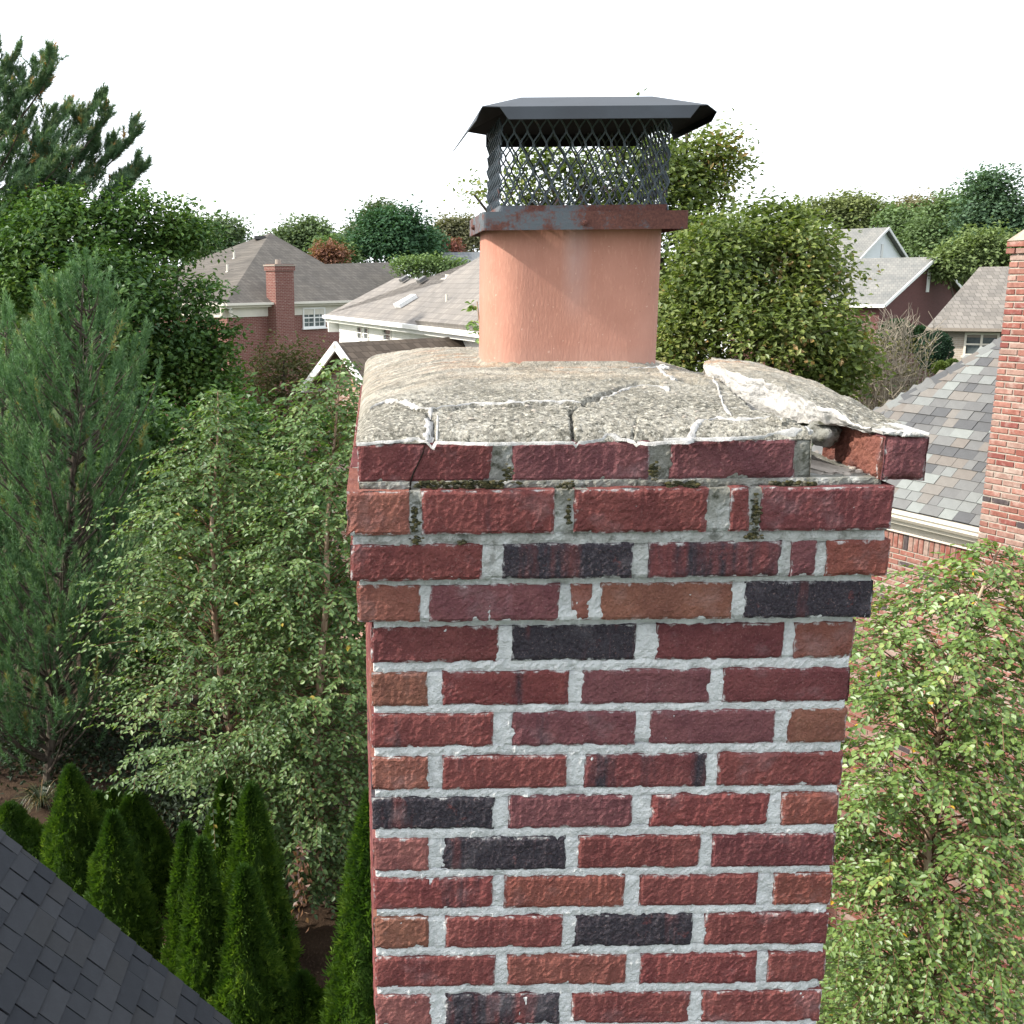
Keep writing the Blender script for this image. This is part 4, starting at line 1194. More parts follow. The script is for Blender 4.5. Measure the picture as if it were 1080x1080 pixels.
# chimney block: front a little proud of the gutter
cpt = on_plane(1041, 480, E0 + nn * .16, nn)
cs = (cpt - E0) @ na
CB = E0 + na * cs + nn * .16; CB[2] = 0
ztop = on_plane(1064, 262, CB, nn)[2]
CWN = 1.5
ck = MB()
ck.obox(CB + inw * .012 + na * .012, na * (CWN - .024), inw * .8, np.array([0, 0, ztop - .01]))
cko = ck.build('chimney', M_LIME, NH, M=NP)
cpp = MB()
ztt = on_plane(1066, 240, CB + nn * .03, nn)[2]
Pb = [CB + na * -.03 + nn * .03, CB + na * (CWN + .03) + nn * .03, CB + na * (CWN + .03) + inw * .85, CB + na * -.03 + inw * .85]
z_ = np.array([0, 0, 1.0])
Pt = [p + z_ * (ztt - .02) + d_ for p, d_ in zip(Pb, ((na + inw) * .10, (-na + inw) * .10, (-na - inw) * .10, (na - inw) * .10))]
Pl = [p + z_ * (ztop + .075) for p in Pb]
Vc = np.array(Pl + Pt); cpp.add(Vc, None, [[0, 1, 5, 4], [1, 2, 6, 5], [2, 3, 7, 6], [3, 0, 4, 7], [4, 5, 6, 7], [3, 2, 1, 0]])
cpp.build('chimney_crown', m_plain('weathered_cap', (.33, .27, .22), .9, .1, 12, .3, .01), NH, M=NP)
cand = []
def rowfill(x0, x1, z, odd, fn):
    x = x0; first = True
    while x < x1 - .03:
        L = .095 if (first and odd) else .198
        if x + L > x1 + .02: L = .095
        fn(x, L, z); x += L + .011; first = False
def fr_(O, proud): return lambda s, z: O + na * s + z_ * z + nn * proud
rest = MB()
nb_ = []
def add_cand(O, s, L, z, proud, kind, par):
    P = O + na * (s + L / 2) + z_ * z + nn * (proud - .045)
    x, y = proj(P); v = 0
    if in_view(P, 4) and x > 925 and y < 1010: v = 1e4 / ((P - CAM) @ CF) + (2500 if y < 760 else 0) - y
    nb_.append([v, P, kind, par, L])
z = ztop + .04; q = 0
while z > 0:
    pr = .03 if z > ztop - .045 else .0
    rowfill(0 - pr, CWN + pr, z, q % 2, lambda s, L, zz: add_cand(CB, s, L, zz, pr, 's' if L > .15 else 'h', 0))
    z -= rowh; q += 1
z = ZE - .33 - .105
s = .0
while s < cs - .2:
    add_cand(wall0, s, .06, z, 0.0, 'v', 1); s += .071
z = ZE - .33 - .245; q = 0
while z > 0:
    rowfill(0, LEN - .6, z, q % 2, lambda s_, L, zz: add_cand(wall0, s_, L, zz, 0.0, 's' if L > .15 else 'h', 1))
    z -= rowh; q += 1
for par in (0, 1):
    lst = sorted([c for c in nb_ if c[3] == par], key=lambda c: -c[0])
    for i, (v, P, kd, _, L) in enumerate(lst):
        if i < 290 and v > 0:
            brick_obj('brick', {'s': st_m, 'h': hd_m, 'v': so_m}[kd], cko if par == 0 else NH, Matrix.Identity(4) @ T_(NH) if par else Matrix.Identity(4), frame_M(P, na, nn))
        else:
            s2 = .06 if kd == 'v' else L; h2 = .2 if kd == 'v' else .055
            rest.obox(P - na * s2 / 2 - nn * .045 - z_ * h2 / 2, na * s2, nn * .09, z_ * h2, random.random())
rest.build('brickwork', m_shingle('house_brick_joined', [(0, (.215, .088, .07)), (.2, (.24, .115, .093)), (.4, (.255, .16, .135)), (.55, (.2, .073, .058)), (.7, (.28, .205, .178)), (.85, (.228, .108, .088)), (.96, WBD)], False), NH, M=NP, kind='stuff')

# ================================================================== our own lower roof
rk = at(120, 980, 7.0)                       # a point on the rake
pa = on_y(2, 881, rk[1]); pb = on_y(236, 1077, rk[1])
sd_ = nrm(pb - pa)                           # down the slope (+x, -z)
ov_ = np.array([0, -1.0, 0])                 # rows run towards the camera side
rnn = np.array([-sd_[2], 0, sd_[0]])
if rnn[2] < 0: rnn = -rnn
ridge = pa - sd_ * 2.6
eave = pa + sd_ * ((-.35 - pa[0]) / sd_[0])
LR = np.linalg.norm(eave - ridge)
OH = thing('shingled_wing', 'dark grey shingled gable roof of the house below the chimney', 'roof', (ridge[0], ridge[1], 0))
OP = T_(OH)
RL = 9.5
dk = MB()
dk.obox(ridge - rnn * .06, sd_ * LR, ov_ * RL, rnn * .055)
sd2 = np.array([-sd_[0], 0, sd_[2]])
dk.obox(ridge - rnn * .06, sd2 * LR, ov_ * RL, np.array([-rnn[0], 0, rnn[2]]) * .055)
dk.build('roof_deck', m_plain('roof_deck_dark', (.03, .03, .033), .9), OH, M=OP)
SHO = [(0, (.030, .033, .038)), (.25, (.036, .039, .044)), (.5, (.041, .044, .049)), (.7, (.027, .030, .035)), (.85, (.037, .039, .042))]
M_SHO = m_shingle('dark_shingle', SHO); M_SHOA = m_shingle('dark_shingle_far', SHO, False)
def vis_o(P):
    if not in_view(P, 25): return 0
    x, y = proj(P)
    return 100 / ((P - CAM) @ CF) if x < 275 else 0
exps = .143
shingle_roof(OH, OP, eave + sd_ * .02, ov_, -sd_, rnn, lambda s: (-.03, RL), int(LR / exps), exps, M_SHO, M_SHOA, (.15, .2, .24, .28, .32), 299, vis_o)
shingle_roof(OH, OP, ridge + sd2 * LR + np.array([0, -RL, 0]), -ov_, -sd2, np.array([-rnn[0], 0, rnn[2]]), lambda s: (0, RL), int(LR / exps), exps, M_SHO, M_SHOA, (.15, .2, .24, .28, .32), 0, lambda P: 0)
rb = MB()
rb.obox(ridge - rnn * .012 + np.array([0, .0, 0]), sd_ * LR, np.array([0, .035, 0]), rnn * -.16)
rb.obox(ridge - rnn * .012, sd2 * LR, np.array([0, .035, 0]), np.array([-rnn[0], 0, rnn[2]]) * -.16)
rb.build('rake_board', M_CREAM, OH, M=OP)
wb = MB()
zw = eave[2] - .3
for P in (ridge + np.array([0, -.3, 0]),):
    gw = LR * sd_[0] - .35
    wb.prism([np.array([ridge[0] - gw, P[1], 0]), np.array([ridge[0] + gw, P[1], 0]), np.array([ridge[0] + gw, P[1], zw]), np.array([ridge[0], P[1], ridge[2] - .25]), np.array([ridge[0] - gw, P[1], zw])], np.array([0, -RL + .6, 0]))
wb.build('wall', m_facebrick('own_wall_brick', ((.2, .06, .05), (.16, .05, .05), (.22, .08, .06)), (.4, .4, .4)), OH, M=OP)

# ================================================================== houses in the distance
def win(parent, PM, F, x, z, w_, h_, sashes=2, frame=M_WHITE, grid=(2, 2), t=.07):
    """window in a wall frame F (x along, z up); frame proud of the wall"""
    fm = MB()
    B = lambda mb, xa, za, xb, zb, y0, y1: mb.box(((xa + xb) / 2, (y0 + y1) / 2, (za + zb) / 2), (xb - xa, y1 - y0, zb - za))
    B(fm, x, z, x + w_, z + t, 0, .07); B(fm, x, z + h_ - t, x + w_, z + h_, 0, .07)
    B(fm, x, z + t, x + t, z + h_ - t, 0, .07); B(fm, x + w_ - t, z + t, x + w_, z + h_ - t, 0, .07)
    B(fm, x - .05, z - .06, x + w_ + .05, z, 0, .12)
    sw = (w_ - t) / sashes
    for k in range(1, sashes): B(fm, x + k * sw, z + t, x + k * sw + t, z + h_ - t, 0, .07)
    mu = .02
    for k in range(sashes):
        xa, xb = x + k * sw + t, x + (k + 1) * sw
        B(fm, xa, z + h_ / 2 - t * .4, xb, z + h_ / 2 + t * .4, .0, .055)
        for c in range(1, grid[0]):
            xc = xa + (xb - xa) * c / grid[0]; B(fm, xc - mu / 2, z + t, xc + mu / 2, z + h_ - t, .02, .048)
        for (za, zb) in ((z + t, z + h_ / 2 - t * .4), (z + h_ / 2 + t * .4, z + h_ - t)):
            for c in range(1, grid[1]):
                zc = za + (zb - za) * c / grid[1]; B(fm, xa, zc - mu / 2, xb, zc + mu / 2, .021, .046)
    wo_ = fm.build('window', frame, parent, M=PM @ F)
    for k in range(sashes):
        xa, xb = x + k * sw + t, x + (k + 1) * sw
        for (za, zb) in ((z + t, z + h_ / 2 - t * .4), (z + h_ / 2 + t * .4, z + h_ - t)):
            p = MB(); B(p, xa, za, xb, zb, .012, .03); p.build('pane', M_GLASS, wo_)
    return wo_
def pipe(mb, p, h_, r):
    mb.tube([p, p + z_ * h_], [r, r], 8); mb.tube([p, p + z_ * .04], [r * 2.6, r * 1.4], 8)

# --- H1: red brick house with hip roof
ang1 = math.radians(46)
a1 = np.array([math.cos(ang1), math.sin(ang1), 0]); n1 = np.array([a1[1], -a1[0], 0]); j1 = -n1
O1 = at(237.5, 320, 44); ZE1 = O1[2]
H1 = thing('brick_house', 'dark red brick house with grey hip roof and a chimney beside a white twin window', 'house', (O1[0], O1[1], 0))
P1 = T_(H1)
JP = 5.6
apx = on_plane(285, 245.5, O1 + j1 * JP, n1); s1 = (apx[2] - ZE1) / JP
pn1 = nrm(np.cross(a1, j1 + z_ * s1)); pn1 = pn1 if pn1[2] > 0 else -pn1
Vv = on_plane(343, 278.5, O1, pn1); Rr = on_plane(409, 276.5, O1, pn1); Re = on_plane(421, 292, O1, pn1)
rend = Re + (O1 - Re) @ j1 * j1
Er = O1 + a1 * ((Re - O1) @ a1 + 1.2)
r1 = MB()
C3 = O1 + j1 * 11.2
Ebk = Er + j1 * 11.2
r1.poly([O1, Er, Re, Rr, Vv, apx])
r1.add([O1, apx, C3], [[0, 1, 2]])
r1.poly([C3, apx, Vv, Rr, Ebk]); r1.poly([Er, Ebk, Rr, Re])
r1.poly([O1 - z_ * .03, C3 - z_ * .03, Ebk - z_ * .03, Er - z_ * .03])
r1.build('roof', m_roof('brown_grey_roof', (.092, .085, .077), (.128, .118, .107), yaw=ang1), H1, M=P1)
M_HB = m_facebrick('dark_house_brick', ((.135, .046, .038), (.17, .066, .052), (.22, .12, .10)), (.30, .23, .20), yaw=ang1, strength=.8)
wl = MB(); W1 = (Er - O1) @ a1
wl.obox(O1 + a1 * .35 + j1 * .35 - z_ * ZE1, a1 * (W1 - .7), j1 * 10.5, z_ * (ZE1 - .05)); wl.build('wall', M_HB, H1, M=P1)
tr = MB()
sweep(tr, O1 - a1 * .0, a1, n1, [(0, .0), (.12, .0), (.12, -.1), (-.05, -.12), (-.05, -.2), (-.3, -.22), (-.3, -.6), (-.36, -.6), (-.36, -.0)], W1)
sweep(tr, O1 + a1 * .0, j1, -a1, [(0, .0), (.1, .0), (.1, -.1), (-.05, -.12), (-.05, -.2), (-.3, -.22), (-.3, -.6), (-.36, -.6), (-.36, -.0)], 11.2)
tr.build('eave_trim', M_CREAM, H1, M=P1)
F1 = frame_M(O1 + j1 * .35 - z_ * ZE1, a1, n1)
cl_ = on_plane(290.5, 300, O1 + n1 * .25, n1); cr_ = on_plane(310, 300, O1 + n1 * .25, n1)
ctz = on_plane(300, 278.5, O1 + n1 * .25, n1)[2]
xa, xb = (cl_ - O1) @ a1, (cr_ - O1) @ a1
ch = MB()
ch.obox(O1 + a1 * xa + n1 * .25 - z_ * ZE1, a1 * (xb - xa), j1 * .62, z_ * ctz)
zsh = on_plane(311, 352, O1 + n1 * .25, n1)[2]; zs2 = on_plane(317, 384, O1 + n1 * .25, n1)[2]
ch.prism([O1 + a1 * xb + n1 * .247 + z_ * (zsh - ZE1), O1 + a1 * (xb + .75) + n1 * .247 + z_ * (zs2 - ZE1), O1 + a1 * (xb + .75) + n1 * .247 - z_ * ZE1, O1 + a1 * xb + n1 * .247 - z_ * ZE1], j1 * .59)
ch.prism([O1 + a1 * xa + n1 * .247 + z_ * (zsh - ZE1), O1 + a1 * (xa - .5) + n1 * .247 + z_ * (zs2 - ZE1), O1 + a1 * (xa - .5) + n1 * .247 - z_ * ZE1, O1 + a1 * xa + n1 * .247 - z_ * ZE1], j1 * .59)
ch.obox(O1 + a1 * (xa - .05) + n1 * .3 + z_ * (ctz - ZE1 - .28), a1 * (xb - xa + .1), j1 * .72, z_ * .2)
cho = ch.build('chimney', M_HB, H1, M=P1)
cp_ = MB(); cp_.obox(O1 + a1 * (xa - .08) + n1 * .33 + z_ * (ctz - ZE1 - .08), a1 * (xb - xa + .16), j1 * .78, z_ * .06)
c_ = O1 + a1 * (xa + xb) / 2 + j1 * .3 + z_ * (ctz - ZE1)
c_ = c_ - j1 * .15
cp_.tube([c_, c_ + z_ * .2], [.13, .13], 12)
cp_.build('chimney_cap', m_plain('cap_stone', (.30, .26, .22), .9), cho)
def local(F, px, py, O, n):
    p = on_plane(px, py, O, n); v = F.inverted() @ Vector(p); return v.x, v.z
x0, z1 = local(F1, 318.5, 324.5, O1 + j1 * .35, n1); x1, z0 = local(F1, 342.5, 345, O1 + j1 * .35, n1)
win(H1, P1, F1, x0, z0, x1 - x0, z1 - z0)
rv = MB()
lp = nrm(np.cross(j1, a1 + z_ * s1)); lp = lp if lp[2] > 0 else -lp
for px, py, h_ in ((247, 272, .55), (240, 286, .5)):
    p = on_plane(px, py, O1, nrm(np.cross(apx - O1, C3 - O1))); pipe(rv, p - z_ * .05, h_ * .7, .05)
rv.build('vent_pipe', M_CREAM, H1, M=P1)
rv = MB(); p = on_plane(274, 252, O1, nrm(np.cross(apx - O1, C3 - O1))); rv.box(p + z_ * .06, (.5, .5, .16)); rv.build('roof_vent', m_plain('vent_dark', (.05, .05, .05)), H1, M=P1)

# --- H2: white house with pale grey roof
O2 = at(343.3, 332, 38); ZE2 = O2[2]
q2 = on_z(482, 347.3, ZE2)
a2 = nrm(q2 - O2); n2 = np.array([a2[1], -a2[0], 0]); n2 = n2 if n2 @ (CAM - O2) > 0 else -n2; j2_ = -n2
H2 = thing('white_house', 'white house with pale grey roof, roof vents and a skylight', 'house', (O2[0], O2[1], 0)); P2 = T_(H2)
s2 = .62
pn2 = nrm(np.cross(a2, j2_ + z_ * s2)); pn2 = pn2 if pn2[2] > 0 else -pn2
Ra, Rb, Rc = on_plane(417, 293, O2, pn2), on_plane(474, 295.5, O2, pn2), on_plane(511, 273, O2, pn2)
Rb2 = on_plane(535, 262, O2, pn2)
L2 = float(np.linalg.norm(on_z(545, 354.5, ZE2) - O2))
E2 = O2 + a2 * L2
Rd = on_plane(600, 262, O2, pn2)
D2 = max((Rd - O2) @ j2_, (Rc - O2) @ j2_) + .8; print('H2', L2, D2)
r2 = MB()
r2.poly([O2, E2, Rd, Rb2, Rc, Rb, Ra])
bk2 = O2 + j2_ * D2
r2.poly([O2, Ra, bk2]); r2.poly([bk2, Ra, Rb, Rb2, Rd, E2 + j2_ * D2]); r2.poly([E2, E2 + j2_ * D2, Rd])
M_R2 = m_roof('pale_grey_roof', (.172, .162, .153), (.218, .205, .193), yaw=math.atan2(a2[1], a2[0]))
ro2 = r2.build('roof', M_R2, H2, M=P2)
cr2 = MB()                                    # slightly raised cross wing; its edge runs up the roof
pA, pB = on_plane(440, 342.8, O2, pn2), Rb
pC, pD = on_plane(511, 273.5, O2, pn2), on_plane(511, 350, O2, pn2)
pA2 = O2 + a2 * ((pA - O2) @ a2)
cr2.prism([pA2 + pn2 * .0, pB, pC, E2 - a2 * .05 + j2_ * .05 * 0 + z_ * .01], pn2 * .14)
cr2.build('wing_roof', M_R2, H2, M=P2)
wl = MB(); wl.obox(O2 + a2 * .4 + j2_ * .4 - z_ * ZE2, a2 * (L2 - .8), j2_ * (D2 - .8), z_ * (ZE2 - .05)); wl.build('wall', m_plain('white_siding', (.80, .80, .79), .7, .25, 2, .05), H2, M=P2)
tr = MB(); sweep(tr, O2, a2, n2, [(0, .0), (.13, .0), (.12, -.12), (-.02, -.14), (-.02, -.24), (-.37, -.26), (-.37, -.6), (-.42, -.6), (-.42, 0)], L2)
sweep(tr, O2, j2_, -a2, [(0, .0), (.1, .0), (.1, -.12), (-.02, -.14), (-.02, -.24), (-.37, -.26), (-.37, -.6), (-.42, -.6), (-.42, 0)], D2)
tr.build('gutter', M_WHITE, H2, M=P2)
F2 = frame_M(O2 + j2_ * .4 - z_ * ZE2, a2, n2)
for (xa, ya, xb, yb, s_) in ((378.5, 344, 383, 358, 1), (385.5, 345, 389.8, 358.5, 1), (406, 346, 414, 360, 1), (482, 355, 487.5, 372, 1)):
    x0, z1 = local(F2, xa, ya, O2 + j2_ * .4, n2); x1, z0 = local(F2, xb, yb, O2 + j2_ * .4, n2)
    win(H2, P2, F2, min(x0, x1), z0, abs(x1 - x0), z1 - z0, s_, M_WHITE, (1, 1), .03)
FE2 = frame_M(O2 + a2 * (L2 - .4) - z_ * ZE2, j2_, a2)
for xw in ((D2 - 1.3) / 2,):
    for zw_ in (ZE2 - 2.3, ZE2 - 5.2): win(H2, P2, FE2, xw, zw_, 1.3, 1.5, 1, M_WHITE, (2, 2), .06)
tr = MB(); sweep(tr, E2, j2_, a2, [(0, .0), (.1, .0), (.1, -.12), (-.02, -.14), (-.02, -.24), (-.37, -.26), (-.37, -.6), (-.42, -.6), (-.42, 0)], D2); tr.build('gutter', M_WHITE, H2, M=P2)
rv = [(427, 297.5), (446, 298.5)]
for px, py in rv:
    p = on_plane(px, py, O2, pn2); mb = MB(); mb.obox(p - a2 * .16 - j2_ * .12, a2 * .3, (j2_ + z_ * s2) * .22, pn2 * .10); mb.build('roof_vent', m_plain('vent_grey', (.12, .12, .12)), H2, M=P2)
mb = MB(); c = [on_plane(x, y, O2, pn2) + pn2 * .02 for x, y in ((417, 325), (423, 325.5), (441, 314.6), (436, 314.6))]; mb.prism(c, pn2 * .12); mb.build('skylight', m_plain('skylight_white', (.75, .77, .78), .2, .5), H2, M=P2)
mb = MB(); pipe(mb, on_plane(471, 324, O2, pn2), .34, .035); mb.build('vent_pipe', M_CREAM, H2, M=P2)
mb = MB(); pipe(mb, on_plane(473, 294.5, O2, pn2), .14, .10); mb.build('vent_cap', M_CREAM, H2, M=P2)

# --- gabled houses and small roofs, one builder
def gable(label, apex, ra, half, pitch, length, drop_to=0, wall=M_WHITE, roof_m=None, trim=M_WHITE, oh=.35, name='gabled_house', cat='house', vent=None, eave_l=None):
    """ra: horizontal direction of the ridge going away from the gable end"""
    ra = nrm(ra); g_ = np.array([-ra[1], ra[0], 0])
    H = thing(name, label, cat, (apex[0], apex[1], 0)); PM = T_(H)
    hl_, hr_ = (half, half) if np.isscalar(half) else half
    A = apex
    Lp = A + g_ * hl_ - z_ * hl_ * pitch; Rp = A - g_ * hr_ - z_ * hr_ * pitch
    r = MB()
    for e, sgn in ((Lp, 1), (Rp, -1)):
        nn_ = nrm(np.cross(ra, e - A)); nn_ = nn_ if nn_[2] > 0 else -nn_
        r.prism([A - ra * oh, e - ra * oh, e + ra * length, A + ra * length], -nn_ * .1)
    r.build('roof', roof_m, H, M=PM)
    w_ = MB()
    ins = .3
    Li, Ri = A + g_ * (hl_ - ins) - z_ * (hl_ - ins) * pitch - z_ * .12, A - g_ * (hr_ - ins) - z_ * (hr_ - ins) * pitch - z_ * .12
    zb_ = drop_to
    w_.prism([A - z_ * .13, Li, np.array([Li[0], Li[1], zb_]), np.array([Ri[0], Ri[1], zb_]), Ri], ra * (length - .1))
    w_.build('wall', wall, H, M=PM)
    t = MB()
    for e in (Lp, Rp):
        d_ = nrm(e - A); dn = nrm(np.cross(d_, ra)); dn = dn if dn[2] < 0 else -dn
        t.obox(A - ra * (oh + .03) - dn * .03, d_ * np.linalg.norm(e - A), ra * .05, dn * .17)
    t.build('rake_trim', trim, H, M=PM)
    t = MB()
    for e, sg in ((Lp, 1), (Rp, -1)):
        t.obox(e - ra * oh, ra * (length + oh), g_ * sg * .1, -z_ * .16)
    t.build('gutter', trim, H, M=PM)
    if vent:
        v = MB(); c = A - z_ * vent[0]; v.obox(c - g_ * vent[1] / 2 - ra * .06, g_ * vent[1], ra * .05, -z_ * vent[2]); v.build('gable_vent', trim, H, M=PM)
    return H, PM
rdir = np.array([-.72, .69, 0])
M_RG = m_roof('grey_roof', (.17, .175, .17), (.215, .215, .205), yaw=math.atan2(.69, -.72))
def solve_gable(apx_, lft, fw_, ra):
    A = at(*apx_, fw_); n_ = nrm(ra); p = on_plane(*lft, A, n_); d = p - A; h = np.hypot(d[0], d[1]); return A, h, -d[2] / h
A, h, pt = solve_gable((932, 240), (892, 283), 72, rdir)
gable('white gabled house rising behind the red brick gable', A, rdir, (h * 1.5, h * 1.6), pt, 11, wall=m_plain('white_gable', (.78, .81, .83), .7, .2, 2, .04), roof_m=M_RG, vent=(1.1, .35, 1.1))
A, h, pt = solve_gable((981, 271), (926, 321), 58, rdir)
gable('dark red brick house end with white trim and a narrow white vent', A, rdir, (h, h), pt, 8, wall=m_facebrick('maroon_brick', ((.112, .046, .043), (.092, .038, .036), (.125, .058, .052)), (.125, .075, .07), yaw=math.atan2(.72, .69), strength=.12), roof_m=M_RG, vent=(.75, .42, 1.15))
# H3: small gable in front of the white house
rd3 = np.array([.80, .60, 0])
A, h, pt = solve_gable((371, 360.5), (343, 397), 24, rd3)
H3, P3 = gable('low gabled porch roof of brown shingles with white rake boards', A, rd3, h * 1.25, pt, 5.2, wall=m_facebrick('porch_brick', ((.36, .2, .16), (.4, .25, .2), (.45, .33, .28)), (.5, .45, .4), yaw=0), roof_m=m_roof('brown_roof', (.085, .068, .055), (.13, .105, .085), yaw=math.atan2(.6, .8)), oh=.45, name='gabled_porch', cat='porch')
# far grey roof beyond the white house
rd4 = np.array([1., .12, 0])
A = at(471, 266, 75)
gable('distant blue grey gabled roof beyond the white house', A, rd4, 5, .75, 12, wall=m_plain('far_wall', (.5, .5, .5)), roof_m=m_roof('blue_grey_roof', (.15, .165, .18), (.18, .195, .205), yaw=.12))
# H6: low tan brick house
O6 = at(977, 345.5, 36); ZE6 = O6[2]
a6 = nrm([.84, -.54, 0]); n6 = np.array([a6[1], -a6[0], 0]); j6 = -n6
H6 = thing('tan_brick_house', 'low tan brick house with weathered grey roof and twin window', 'house', (O6[0], O6[1], 0)); P6 = T_(H6)
J6 = 4.6
rg = on_plane(1033, 281.5, O6 + j6 * J6, n6); s6 = (rg[2] - ZE6) / J6
r6 = MB(); L6 = 13.0
Ee = O6 + a6 * L6; re = rg + a6 * (L6 - (rg - O6) @ a6 - 1)
r6.poly([O6, Ee, re, rg]); r6.add([O6, rg, O6 + j6 * 2 * J6], [[0, 1, 2]]); r6.poly([O6 + j6 * 2 * J6, rg, re, Ee + j6 * 2 * J6]); r6.poly([Ee, Ee + j6 * 2 * J6, re])
r6.poly([O6 - z_ * .03, O6 + j6 * 2 * J6 - z_ * .03, Ee + j6 * 2 * J6 - z_ * .03, Ee - z_ * .03])
r6.build('roof', m_roof('weathered_roof', (.14, .132, .122), (.20, .188, .174), yaw=math.atan2(a6[1], a6[0])), H6, M=P6)
wl = MB(); wl.obox(O6 + a6 * .4 + j6 * .4 - z_ * ZE6, a6 * (L6 - .8), j6 * 8.4, z_ * (ZE6 - .05)); wl.build('wall', m_facebrick('tan_brick', ((.30, .25, .20), (.36, .31, .26), (.42, .38, .33)), (.42, .39, .35), yaw=math.atan2(a6[1], a6[0]), strength=.3), H6, M=P6)
tr = MB(); sweep(tr, O6, a6, n6, [(0, .0), (.1, .0), (.1, -.1), (-.36, -.14), (-.36, -.32), (-.42, -.32), (-.42, 0)], L6); tr.build('gutter', m_plain('taupe_trim', (.22, .19, .16)), H6, M=P6)
F6 = frame_M(O6 + j6 * .4 - z_ * ZE6, a6, n6)
x0, z1 = local(F6, 1018, 350.5, O6 + j6 * .4, n6); x1, z0 = local(F6, 1052, 376, O6 + j6 * .4, n6)
win(H6, P6, F6, x0, z0, x1 - x0, z1 - z0, 2, M_CREAM, (1, 1))

# ================================================================== vegetation
def unit(v): return v / (np.linalg.norm(v, axis=-1, keepdims=True) + 1e-9)
def rdir_(n, rng): return unit(rng.normal(size=(n, 3)))
def leaves(mb, P, A, N, L, W, tint, fold=.25, ovate=False):
    P, A, N = np.asarray(P), unit(np.asarray(A)), np.asarray(N)
    n = len(P); L = np.broadcast_to(L, (n,))[:, None]; W = np.broadcast_to(W, (n,))[:, None]
    S = unit(np.cross(A, N)); N2 = np.cross(S, A)
    if ovate:
        pts = [P, P + A * L * .3 + S * W * .46 + N2 * W * fold, P + A * L * .62 + S * W * .42 + N2 * W * fold * .8, P + A * L - N2 * L * .06,
               P + A * L * .62 - S * W * .42 + N2 * W * fold * .8, P + A * L * .3 - S * W * .46 + N2 * W * fold]
        T0 = [[0, 1, 2], [0, 2, 3], [0, 3, 4], [0, 4, 5]]
    else:
        pts = [P, P + A * L * .5 + S * W * .5 + N2 * W * fold, P + A * L, P + A * L * .5 - S * W * .5 + N2 * W * fold]
        T0 = [[0, 1, 2], [0, 2, 3]]
    k = len(pts)
    V = np.stack(pts, 1).reshape(-1, 3)
    T = (np.arange(n)[:, None, None] * k + np.array(T0)[None]).reshape(-1, 3)
    mb.add(V, T, None, np.repeat(np.broadcast_to(tint, (n,)), k))
def axis_at(px, py, fw): return at(px, py, fw)
def span(py_top, px, fw): return at(px, py_top, fw)[2]

def trunk_obj(T, base, top, r0, mat, wob=.1, seed=0, limbs=(), name='trunk', n=14):
    mb = MB(); t = np.linspace(0, 1, n)[:, None]
    P = base + (top - base) * t
    H = top[2] - base[2]
    P[:, 0] += wob * vn(t[:, 0] * 3, seed, 1) * t[:, 0]; P[:, 1] += wob * vn(t[:, 0] * 3, seed, 7) * t[:, 0]
    mb.tube(P, r0 * (1 - t[:, 0] * .88), 8)
    for (a, b, r) in limbs:
        a, b = np.asarray(a), np.asarray(b); m = (a + b) / 2 + np.array([0, 0, -.06 * np.linalg.norm(b - a)])
        q = np.linspace(0, 1, 7)[:, None]
        C = a * (1 - q) ** 2 + m * 2 * q * (1 - q) + b * q ** 2
        C += .05 * np.linalg.norm(b - a) * np.stack([vn(q[:, 0] * 4, seed + a[2], k) for k in range(3)], -1) * np.sin(q * PI)
        mb.tube(C, r * (1 - q[:, 0] * .75), 5)
    return mb.build(name, mat, T, M=T_(T))

